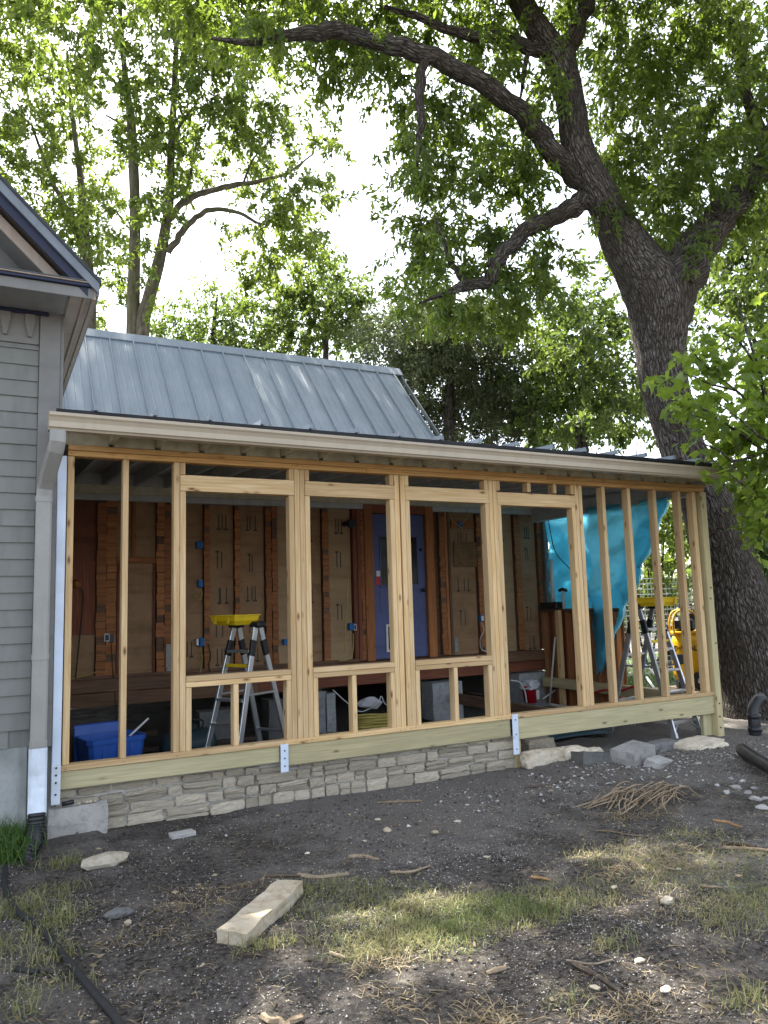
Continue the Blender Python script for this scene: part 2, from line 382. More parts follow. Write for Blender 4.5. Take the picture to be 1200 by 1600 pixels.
M['clod'] = leaf('clod', (0.035, 0.032, 0.03), (0.15, 0.135, 0.12), 0.0, None, 0.9)
def soil():
    t = NT('soil', 0.95, 0.12); v = t.coord('Object', rnd=False)
    big = t.noise(v, 0.5, 4); mid = t.noise(v, 3.2, 6, .6); fine = t.noise(v, 34, 6, 0.75); sp = t.voro(v, 48); sp2 = t.voro(v, 105); sp3 = t.noise(v, 90, 3, .7)
    col = t.mix(t.ramp(fine, [(0.38, 0), (0.66, 1)]), (0.022, 0.019, 0.017), (0.165, 0.146, 0.128))
    # the strip along the old wall is trodden to pale dust, the rest is black loam
    sx = t.n('ShaderNodeSeparateXYZ'); t.l(v, sx.inputs[0])
    mr = t.n('ShaderNodeMapRange', i_1=4.0, i_2=5.4, i_3=0.0, i_4=0.17); t.l(sx.outputs[1], mr.inputs[0])
    mx_ = t.n('ShaderNodeMapRange', i_1=1.2, i_2=2.6, i_3=0.0, i_4=1.0); t.l(sx.outputs[0], mx_.inputs[0])
    trod = t.math('MULTIPLY', mr.outputs[0], mx_.outputs[0])
    dusty = t.ramp(t.math('ADD', trod, t.math('ADD', t.math('MULTIPLY', big, 0.5), t.math('MULTIPLY', mid, 0.5))), [(0.47, 0), (0.62, 1)])
    dc = t.mix(t.ramp(sp3, [(.35, 0), (.7, 1)]), (0.155, 0.140, 0.125), (0.33, 0.305, 0.275))
    col = t.mix(t.math('MULTIPLY', dusty, 0.7), col, dc)
    ch = t.ramp(sp, [(0.0, 1), (0.08, 1), (0.15, 0)]); col = t.mix(t.math('MULTIPLY', ch, 0.45), col, (0.26, 0.235, 0.20))
    ch2 = t.ramp(sp2, [(0.0, 1), (0.13, 1), (0.2, 0)]); col = t.mix(t.math('MULTIPLY', ch2, 0.4), col, (0.24, 0.215, 0.19))
    t.base(col)
    t.bump(t.math('ADD', t.math('MULTIPLY', mid, 0.5), t.math('ADD', t.math('MULTIPLY', fine, 1.2), t.math('MULTIPLY', ch, 0.6))), 0.035, 1.0); return t.m
M['soil'] = soil()
def tarp_mat():
    t = NT('tarp', 0.35, 0.5); v = t.coord('Object', rnd=False); n1 = t.noise(v, 3, 5, 0.6)
    # woven poly sheet, bright cyan when the daylight comes through
    col = t.mix(t.ramp(n1, [(0.35, 0), (0.7, 1)]), (0.12, 0.42, 0.56), (0.18, 0.52, 0.64)); t.base(col)
    tr = t.n('ShaderNodeBsdfTranslucent'); tr.inputs[0].default_value = (0.44, 0.86, 0.98, 1)
    mx = t.n('ShaderNodeMixShader'); mx.inputs[0].default_value = 0.72
    t.l(t.b.outputs[0], mx.inputs[1]); t.l(tr.outputs[0], mx.inputs[2]); t.l(mx.outputs[0], t.t.nodes['Material Output'].inputs[0])
    t.bump(n1, 0.02, 0.5); return t.m
M['tarp'] = tarp_mat()
def glass_mat():
    t = NT('dark_glass', 0.12, 0.25); t.base((0.012, 0.014, 0.017)); return t.m
M['glass'] = glass_mat()

# ================================================================== GROUND
def ground_h(x, y):
    v = Vector((x, y, 0))
    h = 0.035*noise.noise(v*0.45+Vector((3, 1, 0))) + 0.026*noise.noise(v*1.7) + 0.016*noise.noise(v*4.6) + 0.010*noise.noise(v*11)
    # raised lip of dirt along the old wall, flattened yard in front
    d = abs(y-6.0)
    if .8 < x < 4.6 and y > 5.2: h = h*.5-.022*min(1, (y-5.2)/.6)
    if y > 6.5 and x < 7.3 and y < 11: h -= 0.05*min(1, (y-6.5)/0.6)
    if y > 14 or x > 12 or x < -6: h *= 1.0
    return h - 0.012
def build_ground():
    def axis(lo, hi, step, far):
        a = list(np.arange(lo, hi, step)); s = step; x = a[-1]; R = []
        while x < far: s *= 1.35; x += s; R.append(x)
        s = step; x = a[0]; L = []
        while x > -far: s *= 1.35; x -= s; L.append(x)
        return L[::-1]+a+R
    X = axis(-1.0, 9.0, 0.045, 250); Y = axis(1.6, 10.2, 0.045, 250)
    V = []; F = []; ny = len(Y)
    for x in X:
        for y in Y: V.append((x, y, ground_h(x, y)))
    for i in range(len(X)-1):
        for j in range(ny-1): F.append((i*ny+j, (i+1)*ny+j, (i+1)*ny+j+1, i*ny+j+1))
    o = link('ground', pydata('ground', V, F, True), M['soil']); tag(o, kind='structure')
build_ground()

# ================================================================== PORCH ADDITION (the new framing)
YF = 6.10
PORCH = thing('porch_addition', 'long open porch addition framed in fresh pine studs under a low metal roof', 'porch', (3.9, 6.1, 0))
def stud(x0, x1, z0, z1, y0=YF, d=0.087, mat='pine', name='stud'):
    return box(name, (x0, y0+random.uniform(-.003, .003), z0), (x1, y0+d, z1), M[mat], PORCH, 0.003)
ZB, ZT, ZH, ZS = 0.468, 2.714, 2.485, 1.03
# plates
box('bottom_plate', (0.50, 6.088, 0.426), (2.19, 6.186, 0.467), M['plate_pine' if 0 else 'pine'], PORCH, 0.003)
box('bottom_plate', (2.192, 6.09, 0.427), (4.47, 6.186, 0.468), M['pine'], PORCH, 0.003)
box('bottom_plate', (4.472, 6.088, 0.428), (7.265, 6.186, 0.469), M['pine'], PORCH, 0.003)
box('top_plate', (0.52, 6.092, 2.716), (3.0, 6.186, 2.757), M['plate_pine'], PORCH, 0.003)
box('top_plate', (3.003, 6.09, 2.716), (7.33, 6.186, 2.758), M['plate_pine'], PORCH, 0.003)
box('top_plate', (0.52, 6.088, 2.76), (2.55, 6.186, 2.80), M['plate_pine'], PORCH, 0.003)
box('top_plate', (2.553, 6.091, 2.76), (5.05, 6.186, 2.801), M['plate_pine'], PORCH, 0.003)
box('top_plate', (5.053, 6.088, 2.76), (7.35, 6.186, 2.80), M['plate_pine'], PORCH, 0.003)
# full-height studs
for x0, x1 in ((.518, .566), (.915, .958), (1.302, 1.348), (2.315, 2.36), (2.363, 2.408), (3.283, 3.33), (3.345, 3.39),
               (4.325, 4.37), (4.373, 4.418), (5.408, 5.453), (5.457, 5.503), (5.778, 5.823), (6.143, 6.188), (6.53, 6.576), (6.905, 6.952), (7.135, 7.195)):
    stud(x0, x1, ZB, ZT)
# jacks, carrying the headers
for x0, x1 in ((1.351, 1.397), (2.266, 2.312), (2.411, 2.456), (3.234, 3.28), (3.393, 3.44), (4.276, 4.322), (4.421, 4.466), (5.359, 5.405)):
    stud(x0, x1, ZB, ZH, name='jack_stud')
# headers and the short studs over them
for x0, x1, z in ((1.351, 2.312, ZH), (2.411, 3.28, ZH), (3.393, 4.322, ZH), (4.421, 5.405, ZH-.012)):
    box('header', (x0, YF-.003, z+.002), (x1, YF+.088, z+.13), M['pine'], PORCH, 0.003)
for x in (1.351, 2.27, 2.411, 3.236, 3.393, 4.278, 4.421, 4.80, 5.13, 5.36):
    box('cripple_stud', (x+.001, YF+.004, ZH+.134), (x+.042, YF+.088, ZT), M['pine'], PORCH, 0.002)
# window sills (doubled) with their cripples
for x0, x1, cm in ((1.40, 2.263, 1.775), (2.459, 3.231, 2.815), (3.443, 4.273, 3.845)):
    box('window_sill', (x0, YF-.006, ZS-.041), (x1, YF+.090, ZS), M['pine'], PORCH, 0.003)
    box('window_sill', (x0, YF-.002, ZS-.084), (x1, YF+.090, ZS-.043), M['pine'], PORCH, 0.003)
    for x in (x0, x1-.042, cm):
        box('cripple_stud', (x, YF, ZB), (x+.042, YF+.088, ZS-.086), M['pine'], PORCH, 0.002)
# treated rim and posts
box('rim_joist', (0.49, 6.10, 0.298), (2.155, 6.142, 0.4245), M['treated'], PORCH, 0.004)
box('rim_joist', (2.225, 6.10, 0.264), (4.452, 6.142, 0.4255), M['treated'], PORCH, 0.004)
box('rim_joist', (4.535, 6.098, 0.232), (7.238, 6.14, 0.4265), M['treated'], PORCH, 0.004)
box('corner_post', (7.242, 6.07, -0.06), (7.333, 6.20, 2.757-.045), M['treated'], PORCH, 0.004)
box('corner_post', (7.10, 6.145, -0.06), (7.238, 6.19, 0.42), M['treated'], PORCH, 0.004)
def post_anchor(x, z0, z1):
    o = box('post_anchor', (x-.033, 6.075, z0), (x+.033, 6.087, z1), M['peeling'], PORCH, 0.002)
    for z in (z0+.05, z1-.05, (z0+z1)/2):
        me = lathe_mesh([(0.006, -.004), (0.006, .003)], 8); 
        link('bolt', me, M['dark_metal'], o, Matrix.Translation((x, 6.073, z)) @ Matrix.Rotation(math.pi/2, 4, 'X'))
post_anchor(2.188, 0.22, 0.44); post_anchor(4.495, 0.10, 0.47)
box('anchor_leg', (4.533, 6.15, -.05), (4.60, 6.22, 0.228), M['treated'], PORCH, 0.003)
# bolts in the corner post
for z in (.08, .2, .34, 1.0, 1.5, 1.62):
    link('bolt', lathe_mesh([(0.009, -.004), (0.009, .004)], 8), M['dark_metal'], PORCH, Matrix.Translation((7.29+random.uniform(-.02, .02), 6.067, z)) @ Matrix.Rotation(math.pi/2, 4, 'X'))
nail = lathe_mesh([(.0034, -.002), (.0034, .0018)], 6); nail.materials.append(M['dark_metal'])
for x in (.54, .937, 1.325, 2.29, 2.338, 2.385, 2.434, 3.257, 3.307, 3.368, 3.417, 4.30, 4.348, 4.396, 4.444, 5.38, 5.43, 5.48, 5.80, 6.165, 6.553, 6.928):
    for z in (2.736, .447):
        for dx in (.002,): link('nail', nail, None, PORCH, Matrix.Translation((x+dx+random.uniform(-.004, .004), 6.086, z+random.uniform(-.008, .008))) @ Matrix.Rotation(math.pi/2, 4, 'X'))
# floor joist and the inner side of the sill
box('floor_joist', (5.6, 6.3, .2), (5.66, 9.1, .33), M['old_brown'], PORCH, 0.003)
box('side_sill', (7.25, 6.232, .29), (7.35, 9.1, .42), M['treated'], PORCH, 0.003)

# roof: rafters, deck, standing seam sheet
RZ0, RS = 2.945, 0.055                     # underside of deck at Y=5.70, slope
def rz(y): return RZ0 + RS*(y-5.70)
for i in range(20):
    x = 0.83 + 0.3475*i
    if x > 7.3: break
    beam('rafter', (x, 6.235, rz(6.235)-.075), (x, 9.24, rz(9.24)-.075), .042, .145, M['rafter_paint'], PORCH, 0.003)
    # decorative tail outside the plate, cut square, lower half notched
    prof = [(5.765, rz(5.765)-.005), (5.765, rz(5.765)-.06), (5.80, rz(5.8)-.095), (5.84, rz(5.84)-.088), (5.87, rz(5.87)-.128), (6.10, rz(6.10)-.145), (6.10, rz(6.10)-.005)]
    link('rafter_tail', prism_mesh(prof, x-.021, x+.021, 0), M['olive_paint'], PORCH)
    box('tail_bracket', (x+.0215, 5.80, rz(5.8)-.075), (x+.034, 5.845, rz(5.8)-.02), M['tail_end'], PORCH, 0.002)
    if x+.3475 < 7.4:
        box('blocking', (x+.022, 6.105, 2.803), (x+.3255, 6.135, rz(6.1)-.004), M['olive_paint'], PORCH, 0.002)
box('blocking', (0.50, 6.105, 2.803), (0.808, 6.135, rz(6.1)-.004), M['olive_paint'], PORCH, 0.002)
bm = bmesh.new()
prof = [(5.70, rz(5.70)), (9.62, rz(9.62)), (9.62, rz(9.62)+.02), (5.70, rz(5.70)+.02)]
link('roof_deck', prism_mesh(prof, 0.475, 7.50, 0), M['rafter_paint'], PORCH)
box('ledger_board', (0.5, 9.24, 2.895), (7.5, 9.285, 3.0), M['tail_end'], PORCH, 0.003)
box('ledger_board', (0.5, 9.245, 3.003), (7.5, 9.285, rz(9.25)-.004), M['rafter_paint'], PORCH, 0.003)
link('side_infill', prism_mesh([(5.9, rz(5.9)-.16), (9.23, rz(9.23)-.36), (9.23, rz(9.23)-.003), (5.9, rz(5.9)-.003)], 7.405, 7.43, 0), M['rafter_paint'], PORCH)
box('side_beam', (7.30, 6.24, 2.70), (7.40, 9.23, 2.90), M['rafter_paint'], PORCH, 0.004)
prof = [(5.665, rz(5.66)-.004), (9.60, rz(9.6)+.026), (9.60, rz(9.6)+.028), (5.665, rz(5.66)+.030)]
for i in range(17):
    x0 = 0.66+0.409*i-0.409; x1 = x0+0.409
    if i == 0: x0 = 0.47
    pr_ = [(5.672, rz(5.672)+.0205), (9.60, rz(9.6)+.0215), (9.60, rz(9.6)+.0235), (5.672, rz(5.672)+.0225)]
    link('roof_sheet', prism_mesh(pr_, x0+.0015, min(x1, 7.56)-.0015, 0), M['metal_roof'], PORCH)
for i in range(17):
    x = 0.66+0.409*i
    pr_ = [(5.648, rz(5.65)+.024), (5.66, rz(5.65)+.064), (9.58, rz(9.58)+.068), (9.58, rz(9.58)+.024)]
    link('roof_seam', prism_mesh(pr_, x-.011, x+.011, 0), M['metal_roof'], PORCH)
    link('seam_cap', prism_mesh([(x-.022, rz(5.65)+.024), (x+.022, rz(5.65)+.024), (x+.014, rz(5.65)+.066), (x-.014, rz(5.65)+.066)], 5.638, 5.6465, 1), M['metal_roof'], PORCH)
box('drip_edge', (0.40, 5.655, rz(5.65)-.012), (7.57, 5.6705, rz(5.65)+.0195), M['tar'], PORCH, 0.001)  # near-black strip along the roof edge above the gutter
# gutter: K profile, with a slight fall to the right
def gutter():
    P = [(5.755, .135), (5.755, 0.0), (5.675, 0.0), (5.668, .012), (5.655, .02), (5.652, .06), (5.640, .085), (5.628, .098), (5.626, .118), (5.640, .122), (5.640, .115), (5.636, .10), (5.648, .087), (5.660, .062), (5.664, .024), (5.680, .010), (5.748, .008), (5.748, .135)]
    V = []; F = []; xs = [0.355, 2.0, 4.0, 6.0, 7.54]
    for x in xs:
        dz = -.024*(x-.355)/7.1
        for y, z in P: V.append((x, y, 2.812+z+dz))
    n = len(P)
    for i in range(len(xs)-1):
        for k in range(n): F.append((i*n+k, i*n+(k+1) % n, (i+1)*n+(k+1) % n, (i+1)*n+k))
    g = link('gutter', pydata('gutter', V, F), M['gutter'], PORCH)
    for x in (.356, 7.538):
        dz = -.024*(x-.355)/7.1; pf = [(y, 2.812+z+dz) for y, z in P[:10]]
        link('end_cap', prism_mesh(pf, x-.003, x+.002, 0), M['gutter'], g)
    link('gutter_lip', prism_mesh([(5.624, 2.928), (5.632, 2.937), (5.640, 2.937), (5.640, 2.931)], .357, 7.455, 0), M['gutter'], g) if 0 else None
gutter()
link('fascia_board', prism_mesh([(5.757, 2.825), (5.785, 2.825), (5.785, 2.945), (5.757, 2.945)], 0.42, 7.48, 0), M['gutter'], PORCH)
# downspout with offset elbow
def duct(name, P, w, h, mat, parent):
    V = []; F = []
    for i, p in enumerate(P):
        p = Vector(p)
        t = (Vector(P[min(i+1, len(P)-1)])-Vector(P[max(i-1, 0)])).normalized()
        ax = Vector((1, 0, 0)); ay = t.cross(ax).normalized(); ax = ay.cross(t).normalized()
        c = 0.25
        for sx, sy in ((-1, -1+c), (-1+c, -1), (1-c, -1), (1, -1+c), (1, 1-c), (1-c, 1), (-1+c, 1), (-1, 1-c)):
            V.append(p+ax*sx*w/2+ay*sy*h/2)
    for i in range(len(P)-1):
        for k in range(8): F.append((i*8+k, i*8+(k+1) % 8, (i+1)*8+(k+1) % 8, (i+1)*8+k))
    F.append(tuple(range(7, -1, -1))); F.append(tuple((len(P)-1)*8+k for k in range(8)))
    return link(name, pydata(name, V, F), mat, parent)
DS = duct('downspout', [(.415, 5.70, 2.815), (.415, 5.70, 2.74), (.405, 5.73, 2.68), (.365, 5.90, 2.50), (.355, 5.945, 2.44), (.352, 5.955, 2.36), (.352, 5.955, .62)], .105, .075, M['downspout'], PORCH)
for z in (2.36, 1.25, .66): duct('joint_band', [(.352, 5.955, z-.02), (.352, 5.955, z+.02)], .112, .082, M['downspout'], DS)
duct('downspout_shoe', [(.352, 5.955, .63), (.352, 5.955, .45), (.352, 5.94, .36), (.350, 5.90, .27), (.348, 5.87, .19)], .116, .088, M['white_trim'], PORCH)

# ================================================================== LEFT WING (grey clapboard gable)
WING = thing('house_wing', 'grey clapboard gable wing with navy trimmed eave at the left end', 'house', (-1.6, 6.05, 0))
WY = 6.05
box('wall', (-3.6, WY+.02, -.1), (.452, WY+.16, 3.8), M['siding'], WING, 0)
box('side_wall', (.30, WY+.162, -.1), (.455, 11.5, 3.8), M['siding'], WING, 0)
bmz = 0.119; z = 0.63; n = 0
sb = None
while z < 3.50:
    pf = [(WY+.018, z), (WY-.004, z), (WY+.010, z+bmz+.014), (WY+.018, z+bmz+.014)]
    if z+bmz > 3.52: pf = [(WY+.018, z), (WY-.004, z), (WY+.008, 3.525), (WY+.018, 3.525)]
    if z < .64: xs = [(-3.6, .165)]
    else: xs = [(-3.6, .300)]
    for a, b in xs: link('siding_board', prism_mesh(pf, a, b, 0), M['siding'], WING)
    z += bmz; n += 1
box('skirt_panel', (-3.6, WY, .02), (.29, WY+.017, .628), M['skirt'], WING, 0.002)
box('corner_board', (.303, WY-.022, .62), (.445, WY+.018, 3.79), M['trim_grey'], WING, 0.003)
box('corner_trim', (.446, WY+.0, 2.95), (.470, WY+.12, 3.79), M['trim_grey'], WING, 0.003)
box('corner_trim', (.446, WY-.03, .24), (.505, WY+.03, 2.70), M['peeling'], WING, 0.004, jit=.002)
box('foundation_board', (.446, WY-.036, .22), (.505, WY-.031, .50), M['white_trim'], WING, 0.001)
for zz in (.29, .37, .42, .47): link('bolt', lathe_mesh([(0.007, -.003), (0.007, .003)], 8), M['dark_metal'], WING, Matrix.Translation((.475, WY-.04, zz)) @ Matrix.Rotation(math.pi/2, 4, 'X'))
box('frieze_board', (-3.6, WY-.008, 3.527), (.300, WY+.018, 3.785), M['trim_grey'], WING, 0.003)
for i in range(8):
    x = .235-.165*i                                   # V shaped wooden drops on the frieze
    bm = bmesh.new(); pts = [(-.035, .17), (.035, .17), (.034, .12), (.012, 0.0), (-.012, 0.0), (-.034, .12)]
    me = prism_mesh([(x+a, 3.575+b) for a, b in pts], WY-.032, WY-.009, 1); link('frieze_drop', me, M['trim_grey'], WING)
# cornice return
XE, YE, ZE = .66, 5.60, 3.87
box('return_soffit', (-3.6, YE+.02, 3.775), (.452, WY-.001, 3.792), M['trim_grey'], WING, 0)
box('return_fascia', (-3.6, YE, 3.765), (XE-.03, YE+.019, 3.842), M['trim_grey'], WING, 0.003)
box('return_moulding', (-3.6, YE-.022, 3.843), (XE-.012, YE+.019, 3.866), M['navy'], WING, 0.004)
box('return_moulding', (-3.6, YE-.030, 3.868), (XE-.008, YE+.019, 3.878), M['soffit'], WING, 0.003)
box('return_moulding', (-3.6, WY-.045, 3.745), (.36, WY-.024, 3.774), M['navy'], WING, 0.004)
link('return_flashing', prism_mesh([(YE-.03, 3.880), (WY, 4.06), (WY, 4.07), (YE-.035, 3.886)], -3.6, .56, 0), M['flashing'], WING)
link('flashing_seam', prism_mesh([(YE-.02, 3.888), (YE-.01, 3.905), (WY-.005, 4.085), (WY-.005, 4.066)], -.01, .008, 0), M['flashing'], WING)
# eave running back over the side wall
box('eave_soffit', (.472, YE+.02, 3.772), (XE-.045, 10.4, 3.790), M['soffit'], WING, 0)
box('eave_moulding', (XE-.10, YE+.022, 3.758), (XE-.085, 10.4, 3.7715), M['soffit'], WING, 0.003)
box('eave_fascia', (XE-.044, YE+.0, 3.762), (XE-.018, 10.4, 3.858), M['soffit'], WING, 0.003)
box('eave_drip', (XE-.017, YE-.02, 3.785), (XE+.0, 10.4, 3.862), M['trim_grey'], WING, 0.003)
# rakes: fascia, navy moulding, frieze, soffit, following a 0.97 slope
S = 0.97
def rake(name, y0, y1, d0, d1, mat, x_end=XE, x_top=-1.6):
    """band between d0 and d1 below the roof line, on both slopes"""
    z = lambda x, d: ZE + .012 + (XE-x)*S - d*math.hypot(1, S)
    poly = [(x_end, z(x_end, d1)), (x_end, z(x_end, d0)), (x_top, z(x_top, d0)), (x_top, z(x_top, d1))]
    link(name, prism_mesh(poly, y0, y1, 1), mat, WING)
    polyL = [(2*x_top-x, zz) for x, zz in poly]
    link(name, prism_mesh(polyL, y0, y1, 1), mat, WING)
rake('rake_fascia', YE-.035, YE-.012, 0.004, .062, M['flashing'])
rake('rake_moulding', YE-.005, YE+.02, .055, .125, M['navy'], XE-.075)
rake('rake_frieze', YE+.10, YE+.125, .135, .205, M['soffit'], XE-.22)
rake('rake_soffit', YE+.021, WY+.02, .062, .078, M['soffit'], XE-.06)
rake('rake_soffit', YE+.126, WY+.02, .17, .185, M['trim_grey'], XE-.28)
rake('wing_roof', YE-.045, 11.6, -.018, .003, M['dark_metal'], XE+.012)
zz = lambda x: ZE+(XE-x)*S-.09
link('gable_wall', prism_mesh([(.45, 3.81), (.45, zz(.45)), (-1.6, zz(-1.6)), (-3.6, zz(.4)), (-3.6, 3.81)], WY+.03, WY+.12, 1), M['trim_grey'], WING)

# ================================================================== MAIN HOUSE (back wall and blue-grey metal roof)
HOUSE = thing('main_house', 'old house body with stripped brown inner wall and blue grey metal roof', 'house', (3.5, 9.3, 0))
YB = 9.30
RX, RY, RZ, RSL = 6.39, 11.6, 5.64, 1.09
box('wall_core', (.47, YB+.03, .80), (7.545, YB+.12, 3.3), M['old_brown'], HOUSE, 0)
box('house_wall', (7.44, YB+.13, .0), (7.53, 14.0, 3.0), M['siding'], HOUSE, 0)
box('house_wall', (-1.5, 13.9, .0), (7.43, 14.0, 3.1), M['siding'], HOUSE, 0)
link('gable_wall', prism_mesh([(9.45, 3.1), (RY, RZ-.12), (13.75, 3.1)], RX-.3, RX-.2, 0), M['siding'], HOUSE)
box('house_floor', (.47, YB+.121, .78), (7.43, 13.89, .83), M['old_brown'], HOUSE, 0)
box('house_ceiling', (.47, YB+.121, 3.02), (7.43, 13.89, 3.06), M['old_brown'], HOUSE, 0)
# roof, front slope panel by panel
def slope_pt(x, d, h=0.0):
    """d metres down the slope from the ridge, h proud of it"""
    L = math.hypot(1, RSL); return Vector((x, RY-d/L-h*RSL/L, RZ-d*RSL/L+h/L))
SL = 3.40
seam_x = [-.52+.3375*i for i in range(21)]
for i in range(len(seam_x)-1):
    x0, x1 = seam_x[i]+.002, min(seam_x[i+1], RX)-.002
    w = x1-x0; pr_ = [(0, 0), (.30, 0), (.325, .005), (.36, .005), (.385, 0), (.62, 0), (.645, .005), (.68, .005), (.705, 0), (1, 0)]
    V = []; F = []
    for d in (0.0, SL):
        for u, h in pr_: V.append(slope_pt(x0+u*w, d, h))
    for d in (0.0, SL):
        V.append(slope_pt(x0, d, -.012)); V.append(slope_pt(x1, d, -.012))
    n_ = len(pr_)
    for k in range(n_-1): F.append((k, k+1, n_+k+1, n_+k))
    F.append(tuple(range(n_-1, -1, -1))+(2*n_, 2*n_+1)); F.append((2*n_, 2*n_+2, 2*n_+3, 2*n_+1))
    F.append(tuple(range(n_, 2*n_))+(2*n_+3, 2*n_+2)); F.append((0, n_, 2*n_+2, 2*n_)); F.append((n_-1, 2*n_+1, 2*n_+3, 2*n_-1))
    link('roof_panel', pydata('panel', V, F), M['metal_roof'], HOUSE)
for x in seam_x:
    if x > RX: x = RX-.012
    a = slope_pt(x, .02, .012); b = slope_pt(x, SL, .012)
    beam('roof_seam', a, b, .018, .042, M['metal_roof'], HOUSE, .003, upv=(0, -1, 1))
L = math.hypot(1, RSL)
link('rear_roof', prism_mesh([(RY, RZ), (RY+SL/L, RZ-SL*RSL/L), (RY+SL/L, RZ-SL*RSL/L-.03), (RY, RZ-.03)], -.52, RX, 0), M['metal_roof'], HOUSE)
link('ridge_cap', prism_mesh([(RY-.13, RZ-.108), (RY, RZ+.045), (RY+.13, RZ-.108), (RY+.12, RZ-.125), (RY, RZ+.02), (RY-.12, RZ-.125)], -.5, RX+.03, 0), M['metal_roof'], HOUSE)
link('rake_edge', prism_mesh([(RY, RZ-.01), (RY-SL/L, RZ-SL*RSL/L-.01), (RY-SL/L, RZ-SL*RSL/L-.10), (RY, RZ-.10)], RX+.004, RX+.02, 0), M['flashing'], HOUSE)
vp = onX(610, 655, 5.3)                                    # vent pipe through the roof
yv = 9.85; xv = onY(610, 665, yv).x; zv = RZ-(RY-yv)*RSL
tube('vent_pipe', [(xv, yv, zv-.05), (xv, yv, zv+.22)], .022, M['white_plastic'], HOUSE, 10, 1)
# rim beams under the wall
box('rim_beam', (.47, YB-.10, .655), (4.1, YB+.02, .80), M['old_brown'], HOUSE, .006, jit=.002)
box('rim_beam', (4.103, YB-.105, .65), (7.5, YB+.02, .795), M['old_brown'], HOUSE, .006, jit=.002)
box('rim_beam', (.47, YB-.07, .50), (3.0, YB+.02, .652), M['old_brown'], HOUSE, .006, jit=.002)
box('rim_beam', (3.003, YB-.065, .505), (7.5, YB+.02, .648), M['old_red'], HOUSE, .006, jit=.002)
for x in (1.6, 2.7, 3.9, 5.1, 6.3): box('floor_beam', (x, YB+.03, .52), (x+.09, 13.8, .76), M['old_brown'], HOUSE, .004)
def bx(px): return onY(px, 900, YB).x
def bz(px, py): return onY(px, py, YB).z
# sheathing panels
Z0, Z1 = .80, 2.82
for a, b, mt in ((100, 150, 'sheath_red'), (181, 243, 'sheath_brown'), (267, 317, 'sheath_brown'), (327, 365, 'sheath_brown'), (374, 413, 'sheath_brown'), (433, 454, 'sheath_tan'),
                 (454, 502, 'sheath_brown'), (513, 549, 'sheath_tan'), (703, 744, 'sheath_brown'), (752, 803, 'sheath_tan'), (813, 839, 'sheath_brown'), (845, 851, 'sheath_tan')):
    xa, xb = bx(a), bx(b)
    p = box('sheathing_panel', (xa+.004, YB+.005, Z0), (xb-.004, YB+.028, Z1), M[mt], HOUSE, .002)
    if mt == 'sheath_red':
        box('patch_panel', (xa+.01, YB-.006, 1.30), (xb-.006, YB+.004, 2.12), M['old_red'], HOUSE, .002)
        box('patch_panel', (xa+.01, YB-.004, .81), (xb-.006, YB+.004, 1.297), M['sheath_brown'], HOUSE, .002)
        continue
    w = xb-xa
    if w < .2 or a < 250: continue
    # factory arrows printed on the fibreboard
    V = []; F = []
    def q(x0, z0, x1, z1):
        k = len(V); V.extend([(x0, YB+.0035, z0), (x1, YB+.0035, z0), (x1, YB+.0035, z1), (x0, YB+.0035, z1)]); F.append((k, k+1, k+2, k+3))
    for r in range(5):
        if random.random() < .22: continue
        zc = 1.0+.38*r+random.uniform(-.09, .09); hh = .085+.02*random.random(); nn = 2 if r % 2 else 3
        for s in range(nn):
            xc = xa+w*(.35+.16*s)+random.uniform(-.02, .02)
            if xc > xb-.05: break
            q(xc-.007, zc-hh, xc+.007, zc+hh)
            if s != 1: q(xc-.024, zc+hh*(1 if r % 2 else -1)-.010, xc+.024, zc+hh*(1 if r % 2 else -1)+.012)
    link('printed_arrows', pydata('print', V, F), M['stamp'], p, None, 'stuff')
# furring strips still carrying the stubs of old lath: short blocks with gaps
def lath_strip(x0, x1, z0=Z0+.01, z1=Z1-.01, mat='old_orange', y=YB-.045, step=.058):
    bm = bmesh.new(); box_bm(bm, (x0, y+.006, z0), (x1, YB+.03, z1))
    o = link('furring_strip', mesh_of(bm), M['old_brown'], HOUSE)
    bm = bmesh.new(); z = z0+.01
    while z < z1-.05:
        h = step*1.2*random.uniform(.84, .95); e = random.uniform(-.008, .008)
        if random.random() < .93:
            box_bm(bm, (x0-.004+e, y-random.uniform(.002, .010), z), (x1+.004+e*.5, y+.005, z+h))
        z += step*1.2
    link('lath_stubs', mesh_of(bm), M[mat], o, None, 'stuff')
for a, b, st in ((151, 165, .075), (166, 180, .07), (244, 255, .07), (256, 266, .066), (318, 326, .06), (366, 373, .06), (414, 422, .058), (424, 432, .07), (503, 512, .058), (563, 570, .055), (686, 693, .06), (745, 751, .06), (804, 812, .058), (839.5, 844.5, .06)):
    lath_strip(bx(a), bx(b), step=st)
for a, b, mt in ((550, 556, 'old_red'), (557, 562.5, 'old_red'), (694, 698, 'old_orange'), (699, 702.5, 'old_brown')):
    box('wall_stud', (bx(a), YB-.05, Z0+.01), (bx(b), YB+.029, Z1), M[mt], HOUSE, .003)
# boarded-up opening at the left with its frame
xa, xb = bx(182), bx(243)
box('opening_frame', (xa, YB-.03, 2.10), (xb, YB+.004, 2.17), M['old_orange'], HOUSE, .003)
box('opening_frame', (bx(205), YB-.025, 2.172), (bx(211), YB+.004, Z1), M['old_orange'], HOUSE, .003)
box('opening_frame', (xa+.005, YB-.022, .82), (xa+.03, YB+.004, 2.098), M['old_red'], HOUSE, .003)
box('opening_frame', (xb-.03, YB-.022, .82), (xb-.005, YB+.004, 2.098), M['old_red'], HOUSE, .003)
box('top_board', (.5, YB-.055, Z1+.002), (7.5, YB+.029, 2.893), M['rafter_paint'], HOUSE, .003)
box('bottom_board', (.5, YB-.06, .802), (bx(556), YB-.047, .84), M['old_brown'], HOUSE, .003)
